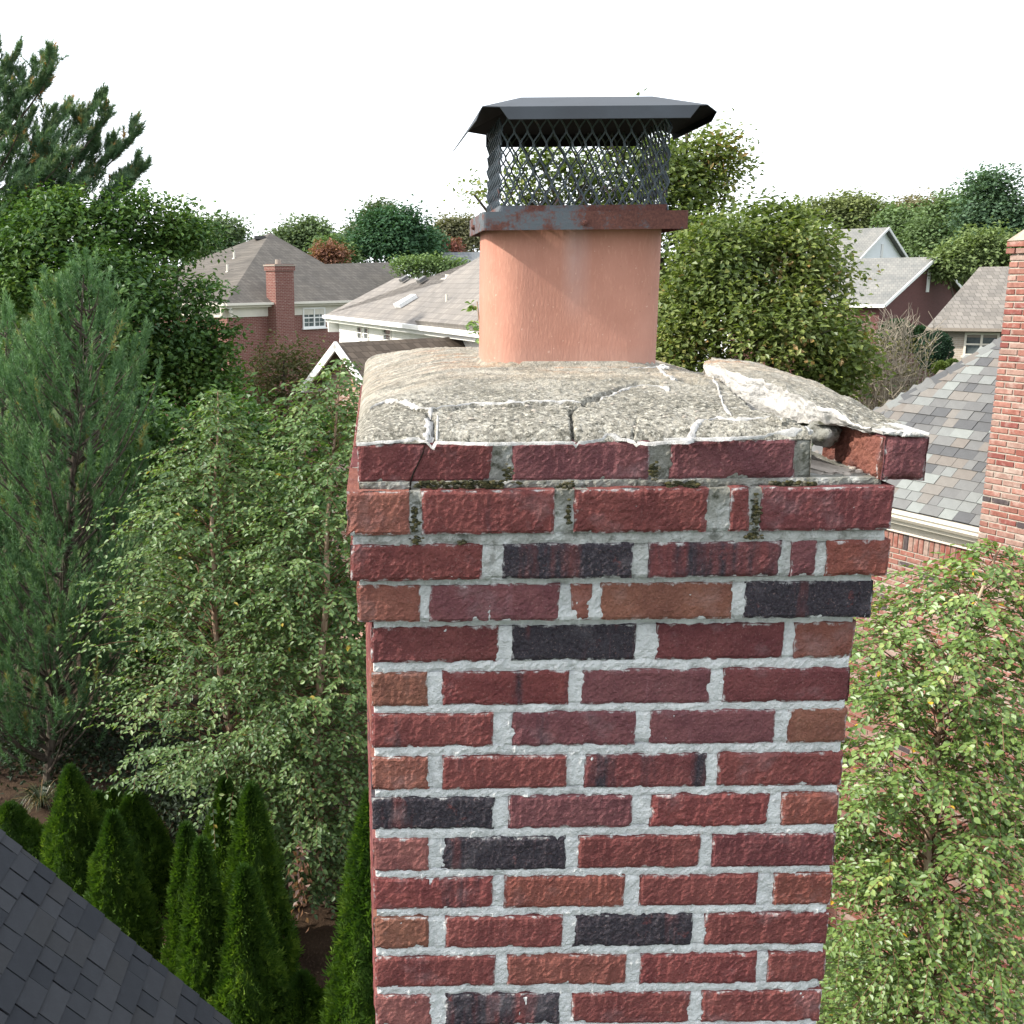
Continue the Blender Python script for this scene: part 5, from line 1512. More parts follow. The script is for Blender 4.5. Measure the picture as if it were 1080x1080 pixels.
def lobed_tree(name, label, cat, group, fw, lobes, base_px, leaf_m, bark, nclus, per, L, W, seed, trunk_r=.2, spread=.35, shell=.55, flat=.55, twigs=True, depth=1.0, tintb=0.0, base_fw=None, droop=0.0, clr=None):
    """broadleaf tree: lobes given as (px, py, radius px, depth offset m)"""
    rng = np.random.default_rng(seed)
    C = []; R = []
    for px, py, r, dz in lobes:
        C.append(at(px, py, fw + dz)); R.append(r * (fw + dz) / FPX)
    C, R = np.array(C), np.array(R)
    bx = at(base_px, 540, fw)
    base = np.array([bx[0], C[:, 1].mean(), 0.0])
    T = thing(name, label, cat, tuple(base), group)
    C0, R0 = C, R
    ns_ = 13
    sd2_ = rdir_(len(R) * ns_, rng); sd2_[:, 2] = np.where(sd2_[:, 2] < -.35, -sd2_[:, 2], sd2_[:, 2])
    C = np.repeat(C0, ns_, 0) + sd2_ * (np.repeat(R0, ns_) * rng.uniform(.42, .74, len(sd2_)))[:, None] * np.array([1, depth, 1])
    R = np.repeat(R0, ns_) * rng.uniform(.24, .44, len(sd2_))
    w_ = R ** 2; w_ /= w_.sum()
    k = rng.choice(len(R), nclus, p=w_)
    d = rdir_(nclus, rng)
    rad = shell + (1 - shell) * rng.random(nclus) ** .6
    bump = 1 + .22 * vn(d[:, 0] * 2.6 + k * 7, d[:, 1] * 2.6, d[:, 2] * 2.6)
    cc = C[k] + d * (R[k] * rad * bump)[:, None] * np.array([1, depth, 1])
    # drop clusters buried deep inside another lobe
    inside = np.zeros(nclus, bool)
    d = unit(d + .45 * sd2_[k] + np.array([0, 0, .3]))
    for i in range(len(R)): inside |= (np.linalg.norm((cc - C[i]) / np.array([1, depth, 1]), axis=1) < R[i] * (shell - .12)) & (k != i)
    keep = ~inside | (rng.random(nclus) < .12)
    keep &= cc[:, 2] > .25
    cc, d, k = cc[keep], d[keep], k[keep]
    n = len(cc)
    out = unit(d + np.array([0, 0, .35]))
    fe = rng.random(n) < .10
    cc[fe] += unit(d[fe] + np.array([0, 0, .3])) * (rng.uniform(.15, .5, fe.sum()) * R[k[fe]] + spread * .6)[:, None]
    q = np.repeat(np.arange(n), np.where(fe, max(4, per // 2), per))
    off = np.clip(rng.normal(size=(len(q), 3)), -1.7, 1.7) * spread * np.array([1, 1, .6])
    off += out[q] * rng.random((len(q), 1)) * spread * .5
    P = cc[q] + off
    N = unit(out[q] * flat + np.array([0, 0, .7]) + rng.normal(size=off.shape) * .45)
    A = rdir_(len(q), rng) + unit(off) * .5 + np.array([0, 0, -droop])
    A = unit(A - (A * N).sum(1, keepdims=True) * N * .85)
    ct = np.clip(.5 + rng.normal(size=n) * .14 + .25 * vn(cc[:, 0] * .8, cc[:, 1] * .8, cc[:, 2] * .8), 0, 1)
    tint = np.clip(ct[q] + rng.normal(size=len(q)) * .12 + tintb, 0, 1)
    mb = MB()
    leaves(mb, P, A, N, L * rng.uniform(.7, 1.25, len(q)), W * rng.uniform(.75, 1.2, len(q)), tint)
    crown = mb.build('crown', leaf_m, T, M=T_(T), kind='stuff')
    top = C0[np.argmax(C0[:, 2])]
    limbs = []
    for c, r in zip(C0, R0):
        f = rng.uniform(.35, .7); s = base + (np.array([base[0], base[1], top[2]]) - base) * f * min(1, c[2] / top[2])
        limbs.append((s, c, trunk_r * .5))
    if twigs:
        for i in rng.choice(n, min(n, 70 if twigs is True else twigs), replace=False):
            limbs.append((C0[k[i] // ns_], cc[i], trunk_r * .10))
    trunk_obj(T, base, np.array([base[0], base[1], top[2]]), trunk_r, bark, .2, seed, limbs)
    return T

# ---- leaf colours (young and old leaves; the pine tint also paints in plume shade)
L_OAK = m_leaf('oak_leaf', [(0, (0.051, 0.083, 0.021)), (.45, (0.111, 0.152, 0.039)), (.75, (0.183, 0.226, 0.062)), (.93, (0.254, 0.255, 0.082)), (1, (0.282, 0.184, 0.068))], .34, .025)
L_MAG = m_leaf('dark_broadleaf', [(0, (0.026, 0.063, 0.018)), (.5, (0.056, 0.116, 0.026)), (.85, (0.114, 0.191, 0.041)), (1, (0.167, 0.235, 0.051))], .24, .022, .45)
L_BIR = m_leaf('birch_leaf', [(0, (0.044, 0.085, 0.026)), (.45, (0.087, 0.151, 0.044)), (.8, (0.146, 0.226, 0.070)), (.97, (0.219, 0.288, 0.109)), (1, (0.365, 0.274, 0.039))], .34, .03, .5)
L_BIR2 = m_leaf('birch_leaf_yellow_green', [(0, (0.068, 0.122, 0.024)), (.4, (0.125, 0.204, 0.043)), (.8, (0.197, 0.289, 0.070)), (.965, (0.272, 0.348, 0.096)), (1, (0.571, 0.356, 0.024))], .38, .045, .45)  # brighter, yellower green than the other birch leaf
L_PIN = m_leaf('blue_pine_needles', [(0, (0.044, 0.100, 0.039)), (.5, (0.087, 0.173, 0.072)), (.85, (0.153, 0.254, 0.112)), (.96, (0.195, 0.272, 0.109)), (1, (0.243, 0.199, 0.054))], .18, .02, .5)
L_PIN2 = m_leaf('tall_pine_needles', [(0, (0.043, 0.091, 0.041)), (.5, (0.088, 0.156, 0.078)), (.84, (0.155, 0.218, 0.106)), (.94, (0.235, 0.218, 0.086)), (1, (0.470, 0.244, 0.078))], .2, .02, .5)
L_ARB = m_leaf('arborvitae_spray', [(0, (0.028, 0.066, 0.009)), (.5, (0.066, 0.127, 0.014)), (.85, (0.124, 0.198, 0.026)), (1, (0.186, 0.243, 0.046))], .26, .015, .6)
def far_leaf(nm, c, v=.35): return m_leaf(nm, [(0, tuple(x * (1 - v) for x in c)), (.5, c), (1, tuple(x * (1 + v) for x in c))], .25, .012, .6)

# ---- birches: twigs with leaves set along them
def birch(label, stems, seed, leaf_m, L, W, nbr, ntw, nlf, group, singles=0, ground_r=.09, up=.62, cat='birch', name='birch_tree', droop=.32):
    rng = np.random.default_rng(seed)
    st = []
    for (fw, base_px, prof, lean) in stems:
        pys = np.array([p[0] for p in prof], float); hw = np.array([p[2] for p in prof], float); cx = np.array([p[1] for p in prof], float)
        pts = np.array([at(c, y, fw) for c, y in zip(cx, pys)])
        y0 = pts[:, 1].mean()
        pts[:, 1] = y0 + (pts[:, 1] - y0) * .15
        for i, (c, y) in enumerate(zip(cx, pys)): pts[i] = on_y(c, y, pts[i, 1])
        rad = hw * fw / FPX
        base = np.array([at(base_px, pys[-1], fw)[0], y0 + lean, 0.])
        st.append((pts, rad, base))
    T = thing(name, label, cat, tuple(st[0][2]), group)
    mb = MB(); tr_ = MB(); tw_ = MB()
    allP, allA, allN, allT = [], [], [], []
    for (pts, rad, base) in st:
        o = np.argsort(pts[:, 2]); zs_, Ps, rs = pts[o, 2], pts[o], rad[o]
        top = Ps[-1]
        path = np.concatenate([[base], [base * .5 + Ps[0] * .5 + rng.normal(size=3) * .05], Ps]) if Ps[0, 2] > .8 else np.concatenate([[base], Ps])
        tz = path[:, 2]
        ax = lambda z: np.stack([np.interp(z, tz, path[:, 0]), np.interp(z, tz, path[:, 1]), z], -1)
        zz = np.linspace(0, top[2], 26); Pz = ax(zz)
        Pz[:, :2] += .03 * np.stack([vn(zz * 1.3, seed, 1), vn(zz * 1.3, seed, 4)], -1)
        tr_.tube(Pz, ground_r * (1 - zz / top[2]) ** .9 + .006, 8)
        prof = lambda z: np.interp(z, zs_, rs)
        zlo = zs_[0]
        for b in range(nbr):
            f = (b + rng.random()) / nbr
            zt = zlo + (top[2] - zlo) * (1 - (1 - f) ** 1.0)
            az = b * 2.39996 + rng.normal() * .4
            R = max(.06, prof(zt) * rng.uniform(.62, 1.08))
            rise = up * R * rng.uniform(.6, 1.2)
            z0 = max(.3, zt - rise * .8)
            s0 = ax(np.array([z0]))[0]
            od = np.array([math.cos(az), math.sin(az), 0])
            m = 8; u = np.linspace(0, 1, m)[:, None]
            BP = s0 + od * R * u + np.array([0, 0, 1.]) * rise * (1.55 * u - .75 * u * u) + R * .07 * np.stack([vn(u[:, 0] * 3, b, seed + k) for k in range(3)], -1) * u
            tw_.tube(BP, (.003 + .0055 * R) * (1 - u[:, 0] * .8), 4, cap=False)
            side = np.array([-od[1], od[0], 0])
            nt_ = max(4, int(ntw * (.35 + .65 * min(1, R / (rs.max() + .01)))))
            for q in range(nt_ + 1):
                uu = .22 + .78 * (q + rng.random() * .8) / nt_ if q < nt_ else 1.0
                uu = min(uu, 1.0)
                p = np.array([np.interp(uu, u[:, 0], BP[:, k]) for k in range(3)])
                sg = -1 if q % 2 else 1
                td = unit(od * rng.uniform(.45, 1.0) + side * sg * rng.uniform(.2, .9) * (0 if q == nt_ else 1) + np.array([0, 0, rng.uniform(-.25, .45)]))
                kk = float(np.clip(R / (5 * L), .3, 1)); tl = rng.uniform(.5, 1.1) * (nlf * L * .62) * kk
                nl = max(3, int(nlf * kk * rng.uniform(.65, 1.15)))
                v = (np.arange(nl) + .6) / nl
                LP = p + td * tl * v[:, None] - np.array([0, 0, 1.]) * droop * tl * (v[:, None] ** 2)
                tw_.tube(np.concatenate([[p], LP[1::3], LP[-1:]]), .0022, 3, cap=False)
                td2 = unit(td - np.array([0, 0, 1.]) * droop * 1.6 * v[:, None])
                sd = unit(np.cross(td2, [0, 0, 1.]))
                alt = np.where(np.arange(nl) % 2, 1, -1)[:, None]
                la = unit(td2 * .7 + sd * alt * .85 + rng.normal(size=(nl, 3)) * .22 + np.array([0, 0, -.22]))
                ln = unit(np.array([0, 0, 1.]) + od * .35 + rng.normal(size=(nl, 3)) * .42)
                t_ = np.clip(.45 + .16 * rng.normal() + rng.normal(size=nl) * .13 + .18 * (uu - .5), 0, .97)
                t_ = np.where(rng.random(nl) < .003, 1., t_)
                allP.append(LP); allA.append(la); allN.append(ln); allT.append(t_)
    P, A, N, t_ = map(np.concatenate, (allP, allA, allN, allT))
    n = len(P); Ls = L * rng.uniform(.62, 1.2, n); Ws = W * rng.uniform(.7, 1.15, n)
    single = np.zeros(n, bool)
    if singles:
        dd = np.linalg.norm(P - CAM, axis=1)
        x, y = proj(P.T if False else P)[0], proj(P)[1]
        ok = (x > 868) & (x < 1078) & (y < 1078) & (y > 560)
        sc_ = np.where(ok, Ls / dd, 0)
        single[np.argsort(-sc_)[:singles]] = True
    g_ = ~single
    leaves(mb, P[g_], A[g_], N[g_], Ls[g_], Ws[g_], t_[g_], .16, True)
    mb.build('leaves', leaf_m, T, M=T_(T), kind='stuff')
    if singles:
        meshes = []
        for q in range(6):
            l_ = MB(); leaves(l_, np.zeros((1, 3)), np.array([[1., 0, 0]]), np.array([[0, 0, 1.]]), 1.0, W / L, .25 + .12 * q, .16, True)
            meshes.append(l_.mesh('leaf', leaf_m))
        for i in np.where(single)[0]:
            a = unit(A[i]); s = unit(np.cross(a, N[i])); nn_ = np.cross(s, a)
            o = bpy.data.objects.new('leaf', meshes[int(np.clip((t_[i] - .19) / .12, 0, 5))]); COL.objects.link(o)
            o.parent = T
            k = float(Ls[i]); lp = P[i] - np.array(T.location)
            o.matrix_local = Matrix(((a[0] * k, -s[0] * k, nn_[0] * k, lp[0]), (a[1] * k, -s[1] * k, nn_[1] * k, lp[1]), (a[2] * k, -s[2] * k, nn_[2] * k, lp[2]), (0, 0, 0, 1)))
    tr_.build('trunk', M_BIRCHB, T, M=T_(T))
    tw_.build('branches', M_TWIG, T, M=T_(T), kind='stuff')
    return T
M_TWIG = m_bark('twig_bark', (.09, .05, .032), (.17, .10, .065), 20)
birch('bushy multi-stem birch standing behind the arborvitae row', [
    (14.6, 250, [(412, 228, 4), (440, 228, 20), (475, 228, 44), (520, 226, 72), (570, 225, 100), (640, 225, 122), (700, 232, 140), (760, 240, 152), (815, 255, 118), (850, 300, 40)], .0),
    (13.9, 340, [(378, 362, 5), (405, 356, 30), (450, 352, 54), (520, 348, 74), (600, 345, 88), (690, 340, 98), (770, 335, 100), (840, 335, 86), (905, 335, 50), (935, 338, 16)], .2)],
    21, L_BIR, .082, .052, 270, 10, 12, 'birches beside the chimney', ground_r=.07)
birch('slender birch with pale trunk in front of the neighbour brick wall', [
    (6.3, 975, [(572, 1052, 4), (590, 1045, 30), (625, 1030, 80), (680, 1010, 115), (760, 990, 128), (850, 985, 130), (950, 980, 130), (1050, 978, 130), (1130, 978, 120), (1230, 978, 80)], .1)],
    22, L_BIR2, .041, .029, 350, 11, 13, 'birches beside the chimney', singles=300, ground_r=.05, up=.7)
birch('thin young tree top showing between the flue and the white house', [
    (10.5, 505, [(318, 500, 3), (330, 502, 10), (345, 504, 17), (362, 506, 24), (420, 508, 36), (520, 508, 45), (700, 510, 60), (900, 512, 50)], .1)],
    23, L_BIR2, .07, .045, 70, 5, 7, None, name='young_tree', cat='tree', ground_r=.05)

# ---- pines: shoots with needle tufts
def pine(label, name, T_base, branches, leaf_m, seed, nl, nw, nneed, shoots_per, shoot_len, group=None, trunk=None, upturn=.6, bark=None, cat='pine'):
    rng = np.random.default_rng(seed)
    T = thing(name, label, cat, tuple(T_base), group)
    mb = MB(); br = MB()
    SP, SD, ST = [], [], []
    for (a, b, r, dens) in branches:
        a, b = np.asarray(a, float), np.asarray(b, float); Lb = np.linalg.norm(b - a)
        m = (a + b) / 2 + np.array([0, 0, -.16 * Lb])
        u = np.linspace(0, 1, 9)[:, None]
        C = a * (1 - u) ** 2 + m * 2 * u * (1 - u) + b * u ** 2
        br.tube(C, r * (1 - .8 * u[:, 0]), 5, cap=False)
        n = int(shoots_per * Lb * dens)
        if n < 1: continue
        uu = .25 + .75 * rng.random(n) ** .75
        P = np.stack([np.interp(uu, u[:, 0], C[:, k]) for k in range(3)], -1)
        dv = unit(b - a)
        lat = unit(np.cross(dv, [0, 0, 1.]))
        wd = Lb * .16 * np.sin(np.clip(uu * 1.1, 0, 1) * PI)[:, None] + .07
        P = P + lat * rng.normal(size=(n, 1)) * wd + np.array([0, 0, 1.]) * np.abs(rng.normal(size=(n, 1))) * wd * .45
        D = unit(dv * rng.uniform(.2, .9, (n, 1)) + lat * rng.normal(size=(n, 1)) * .45 + np.array([0, 0, 1.]) * upturn * rng.uniform(.4, 1.4, (n, 1)))
        t0 = np.clip(.45 + .2 * (uu - .5) + rng.normal(size=n) * .13, 0, .93)  # shoots near the stem painted darker, outer ones lighter
        t0 = np.where(rng.random(n) < .022, 1., t0)
        SP.append(P); SD.append(D); ST.append(t0)
    SP, SD, ST = map(np.concatenate, (SP, SD, ST)); n = len(SP)
    q = np.repeat(np.arange(n), nneed)
    f = rng.random(len(q))
    sl = shoot_len * rng.uniform(.6, 1.25, n)
    P = SP[q] + SD[q] * (f * sl[q])[:, None]
    A = unit(SD[q] * (.55 + .6 * f[:, None]) + rdir_(len(q), rng) * .75)
    Lq = nl * rng.uniform(.7, 1.15, len(q)); S = unit(np.cross(A, rdir_(len(q), rng)))
    V = np.stack([P - S * nw / 2, P + S * nw / 2, P + A * Lq[:, None]], 1).reshape(-1, 3)
    mb.add(V, np.arange(len(V)).reshape(-1, 3), None, np.repeat(np.clip(np.where(ST[q] > .97, 1, ST[q] + .42 * (f - .6)) + rng.normal(size=len(q)) * .06, 0, 1), 3))  # plume light and shade painted into the tint: bright tips, dark interior
    mb.build('needles', leaf_m, T, M=T_(T), kind='stuff')
    br.build('branches', bark or M_BARK, T, M=T_(T), kind='stuff')
    if trunk: trunk_obj(T, trunk[0], trunk[1], trunk[2], bark or M_BARK, .05, seed)
    return T
def whorl_pine(fw, cx, prof, seed, zlow, nw=26, per=6, ang=.8, dens=1.0):
    rng = np.random.default_rng(seed)
    pts = np.array([at(c, y, fw) for y, c, h in prof]); y0 = pts[:, 1].mean()
    pts = np.array([on_y(c, y, y0) for y, c, h in prof])
    rad = np.array([h * fw / FPX for y, c, h in prof])
    o = np.argsort(pts[:, 2]); z, X, r = pts[o, 2], pts[o, 0], rad[o]
    B = []; top = z[-1]
    for i in range(nw):
        zz = zlow + (top - zlow) * (i + .5 * rng.random()) / nw
        for k in range(per):
            az = rng.random() * 2 * PI
            R = max(.12, np.interp(zz, z, r) * rng.uniform(.6, 1.12))
            s = np.array([np.interp(zz, z, X), y0, zz - R * ang * .55])
            e = s + np.array([math.cos(az) * R, math.sin(az) * R, R * ang * rng.uniform(.7, 1.3)])
            B.append((s, e, .012 + .012 * R, dens))
    B.append((np.array([X[-1], y0, top - .6]), np.array([X[-1], y0, top]), .015, dens * 1.5))
    base = np.array([np.interp(zlow, z, X), y0, 0.]); tp = np.array([X[-1], y0, top])
    return base, tp, B
base, tp, B = whorl_pine(17.5, 90, [(290, 92, 5), (318, 92, 30), (350, 88, 46), (400, 80, 72), (460, 76, 92), (540, 68, 100), (640, 56, 104), (720, 50, 92), (790, 45, 80)], 31, .9, 34, 7, 1.05)
pine('young blue green pine with upright shoots beside the birch', 'white_pine', base, B, L_PIN, 32, .11, .011, 105, 4.6, .44, 'pines on the lawn', (base, tp, .09), 1.5)
base, tp, B = whorl_pine(19.5, 8, [(335, 6, 6), (380, 4, 40), (450, 0, 62), (560, -8, 80), (700, -12, 90), (790, -15, 80)], 33, .9, 22, 6, 1.0)
pine('shorter blue green pine half out of frame', 'white_pine', base, B, L_PIN, 34, .13, .012, 80, 4.6, .48, 'pines on the lawn', (base, tp, .09), 1.5)
# tall pine with separate limbs against the sky
fwp = 27.0; yp = at(0, 200, fwp)[1]
def pp(px, py, dy=0.): return on_y(px, py, yp + dy)
tb = pp(-38, 260); tbase = np.array([tb[0], yp, 0.])
LIMB = [((-35, 150), (57, 62), 0.), ((-36, 190), (30, 95), .6), ((-36, 175), (54, 78), -.5), ((-36, 235), (108, 104), 0.), ((-20, 215), (70, 118), .8), ((-36, 250), (116, 122), -.6), ((-36, 262), (146, 142), .2), ((-20, 265), (120, 160), 1.0),
        ((20, 255), (154, 177), -.3), ((40, 262), (140, 196), .5), ((-36, 245), (60, 150), 1.4), ((-36, 240), (70, 165), -1.4), ((-36, 265), (50, 185), 1.0), ((-36, 285), (85, 200), -1.0), ((-36, 300), (60, 225), .3), ((-36, 120), (20, 55), .3), ((-36, 130), (-5, 50), -.6), ((-36, 220), (20, 140), -.9), ((-36, 230), (35, 120), .9), ((-36, 280), (95, 185), .7), ((-36, 270), (100, 150), -.2), ((-36, 290), (30, 205), -1.2), ((-36, 300), (110, 215), 1.3)]
B = [(pp(a[0], a[1]), pp(b[0], b[1], d), .06, 1.0) for a, b, d in LIMB]
for a, b, d in LIMB[:10]:
    A_, B_ = pp(*a), pp(*b, d)
    for q in (.55, .75, .9):
        s = A_ + (B_ - A_) * q; B.append((s, s + np.array([random.uniform(-.1, .5), random.uniform(-.7, .7), random.uniform(.25, .7)]), .02, 1.2))
for k in range(16):
    a_ = random.uniform(0, 2 * PI); z_0 = random.uniform(6, 13.5); R = random.uniform(1.5, 2.6)
    s = np.array([tb[0], yp, z_0]); B.append((s, s + np.array([-abs(math.cos(a_)) * R, math.sin(a_) * R, R * .5]), .05, 1.))
pine('tall dark pine with sweeping limbs against the white sky', 'tall_pine', tbase, B, L_PIN2, 35, .15, .019, 55, 27, .30, 'pines on the lawn', (tbase, pp(-36, 20), .22), .5)

# ---- broadleaf trees
lobed_tree('broadleaf_tree', 'large dark green rounded tree below the tall pine', 'tree', None, 25, [
    (60, 262, 56, 0), (150, 258, 48, .5), (198, 268, 36, 1.), (20, 300, 66, .5), (110, 330, 72, -.5), (178, 345, 55, 0), (222, 395, 32, .5), (150, 420, 66, 0), (205, 440, 48, .5), (60, 400, 74, .5), (205, 500, 44, 1), (120, 520, 64, 1.5), (20, 235, 30, 1), (216, 318, 22, 0), (80, 228, 22, 0), (182, 232, 20, .5), (232, 360, 18, 0), (238, 420, 24, 0), (120, 228, 18, .3), (135, 285, 45, .3), (60, 330, 50, .5), (150, 385, 55, .8), (198, 395, 46, .8), (140, 222, 24, .2), (55, 224, 22, .2)],
    90, L_MAG, M_BARK, 2700, 30, .15, .095, 41, .25, .24, .70)
lobed_tree('broadleaf_tree', 'dark understory tree filling the shade behind the birch', 'tree', None, 21, [
    (220, 560, 70, 0), (300, 560, 75, 0), (340, 670, 80, 0), (230, 680, 80, 0), (150, 700, 60, .5), (290, 770, 60, .5), (360, 470, 50, 1), (290, 480, 40, 1), (180, 455, 45, 0), (240, 455, 40, 0), (150, 500, 50, .5)],
    270, L_MAG, M_BARK, 900, 26, .17, .11, 46, .15, .3, .6)
lobed_tree('oak_tree', 'tall airy oak rising behind the chimney cap', 'tree', 'oaks behind the chimney', 19, [
    (610, 200, 46, 0), (690, 205, 58, 0), (738, 215, 44, .5), (560, 215, 34, .5), (752, 172, 28, 0), (735, 260, 56, 0), (640, 270, 66, 1), (715, 175, 34, 0), (673, 112, 9, 0), (725, 330, 50, .5), (500, 205, 12, 0), (770, 180, 14, .3), (650, 165, 30, .2), (570, 172, 22, 0), (752, 150, 12, 0)],
    735, L_OAK, M_BARK, 1000, 17, .118, .076, 42, .18, .19, .40, tintb=.02, twigs=200)
lobed_tree('oak_tree', 'broad olive green oak behind the broken crown slab', 'tree', 'oaks behind the chimney', 16.5, [
    (770, 300, 66, 0), (832, 290, 58, 0), (810, 258, 40, .2), (856, 324, 40, 0), (800, 370, 80, -.3), (866, 380, 52, -.2), (735, 350, 56, .4), (897, 408, 32, 0), (860, 430, 50, -.3), (752, 262, 34, .5), (842, 262, 28, .3), (884, 364, 24, 0), (894, 322, 12, 0), (822, 238, 22, .2), (770, 430, 60, .4), (716, 385, 46, .5), (735, 425, 50, .6), (708, 335, 36, .6)],
    815, L_OAK, M_BARK, 1750, 24, .105, .068, 43, .2, .17, .58, twigs=200)
lobed_tree('small_tree', 'small olive brown tree growing against the dark brick house', 'tree', None, 30, [
    (292, 400, 34, 0), (318, 415, 32, 0), (275, 430, 30, 0), (300, 375, 20, 0), (325, 385, 18, 0), (305, 450, 40, 0), (338, 440, 26, 0)],
    300, far_leaf('olive_leaf', (.085, .088, .036), .4), M_BARK, 260, 18, .16, .07, 44, .1, .35, .3, twigs=90)

# ---- trees and shrubs in the distance
FT = [
    ('pale hazy tree beyond the left of the brick house roof', 'far_tree', 78, [(215, 258, 26, 0), (240, 256, 22, 0), (200, 270, 24, 1), (232, 272, 26, 0)], (.075, .105, .055), .40),
    ('far tree with ragged top above the brick house ridge', 'far_tree', 85, [(315, 252, 18, 0), (330, 248, 14, 0), (305, 262, 18, 0), (340, 262, 14, 0)], (.075, .105, .05), .42),
    ('dark conifer shape between two far trees', 'far_tree', 88, [(352, 258, 8, 0), (358, 272, 12, 0)], (.035, .065, .045), .35),
    ('far green bushy tree behind the brick house ridge', 'far_tree', 70, [(345, 268, 13, 0), (360, 278, 12, 0)], (.065, .10, .04), .36),
    ('small orange red autumn tree beside the brick house ridge', 'autumn_tree', 66, [(346, 268, 5, 0), (353, 271, 5, 0), (340, 274, 5, 0)], (.125, .062, .042), .28),
    ('tall grey green tree behind the round dark one', 'far_tree', 95, [(403, 228, 14, 0), (395, 243, 18, 0), (415, 245, 14, 0), (380, 258, 18, 0)], (.075, .10, .055), .45),
    ('big round dark green tree in the far row', 'far_tree', 72, [(400, 252, 26, 0), (425, 247, 24, 0), (385, 268, 22, 0), (418, 268, 28, 0), (445, 262, 16, 0), (408, 238, 14, 0)], (.030, .066, .032), .36),
    ('far dark rounded tree next to the big round tree', 'far_tree', 76, [(452, 256, 12, 0), (448, 270, 16, 0)], (.04, .075, .04), .36),
    ('brownish hazy tree behind the far row', 'far_tree', 98, [(472, 252, 18, 0), (490, 250, 16, 0), (505, 256, 14, 0), (480, 265, 18, 0)], (.10, .10, .06), .45),
    ('small rust red tree beside the far blue roof', 'autumn_tree', 82, [(472, 266, 9, 0), (466, 272, 8, 0)], (.13, .055, .045), .3),
    ('light green row of bushes behind the white house', 'bush', 52, [(425, 285, 8, 0), (440, 284, 9, 0), (455, 284, 9, 0), (470, 285, 8, 0), (482, 287, 7, 0)], (.085, .125, .05), .22),
    ('yellow green tree on the skyline above the white gable', 'far_tree', 92, [(895, 222, 18, 0), (870, 228, 14, 0), (920, 228, 16, 0), (905, 240, 18, 0), (850, 232, 12, 0)], (.105, .125, .05), .42),
    ('mid green tree right beside the white gable', 'far_tree', 84, [(950, 240, 20, 0), (965, 258, 22, 0), (945, 262, 18, 0), (985, 282, 18, 0)], (.07, .105, .045), .40),
    ('brownish autumn tree in the row behind the gables', 'far_tree', 96, [(962, 226, 14, 0), (950, 232, 12, 0), (980, 228, 16, 0)], (.13, .12, .07), .42),
    ('broad green tree filling the row behind the tan house', 'far_tree', 78, [(1000, 232, 26, 0), (990, 258, 26, 0), (1010, 270, 22, 0), (975, 248, 20, 0)], (.07, .105, .045), .40),
    ('tall blue green tree highest above the tan house', 'far_tree', 66, [(1042, 210, 24, 0), (1055, 228, 26, 0), (1030, 235, 24, 0), (1050, 258, 28, 0), (1075, 240, 22, 0)], (.05, .085, .048), .36),
    ('yellow green tree close behind the tan house roof', 'far_tree', 58, [(1018, 275, 20, 0), (1038, 265, 22, 0), (1000, 290, 18, 0), (1060, 280, 22, 0)], (.09, .12, .048), .32),
]
for i, (lab, nm, fw, lobes, c, L) in enumerate(FT):
    n = 150 if 'conifer' in lab else int(60 + sum(l[2] ** 2 for l in lobes) * .16)
    lobed_tree(nm, lab, 'bush' if nm == 'bush' else 'tree', 'trees in the far row' if nm == 'far_tree' else None, fw, lobes, np.mean([l[0] for l in lobes]), far_leaf('far_leaf', tuple(x * 1.6 for x in c)), M_BARK, min(n * 2, 700), 16, L * .8, L * .55, 60 + i, .2, L * 1.5, .5, twigs=25)
# the wood that closes the horizon
rng = np.random.default_rng(5); mb = MB(); P = []
for k in range(420):
    a = math.radians(rng.uniform(-62, 62)); d = rng.uniform(115, 240)
    c = np.array([math.sin(a) * d, math.cos(a) * d, 0]); h = rng.uniform(6, 10.5) ; r = rng.uniform(2.5, 4.5)
    q = rdir_(46, rng); q = q * r * (.75 + .3 * rng.random((46, 1))); P.append(np.c_[c[0] + q[:, 0], c[1] + q[:, 1], h - r + q[:, 2] * 1.2])
    q = rng.random((14, 3)); P.append(np.c_[c[0] + (q[:, 0] - .5) * 5, c[1] + (q[:, 1] - .5) * 5, q[:, 2] * (h - r)])
P = np.concatenate(P); n = len(P)
leaves(mb, P, rdir_(n, rng), unit(rng.normal(size=(n, 3)) * .6 + np.array([0, -.4, .6])), 2.1 * rng.uniform(.6, 1.3, n), 1.5, np.clip(.5 + .3 * rng.normal(size=n), 0, 1))
o = mb.build('woods', far_leaf('woods_leaf', (.075, .10, .05)), None, kind='stuff'); o['label'] = 'far wooded strip closing the horizon'

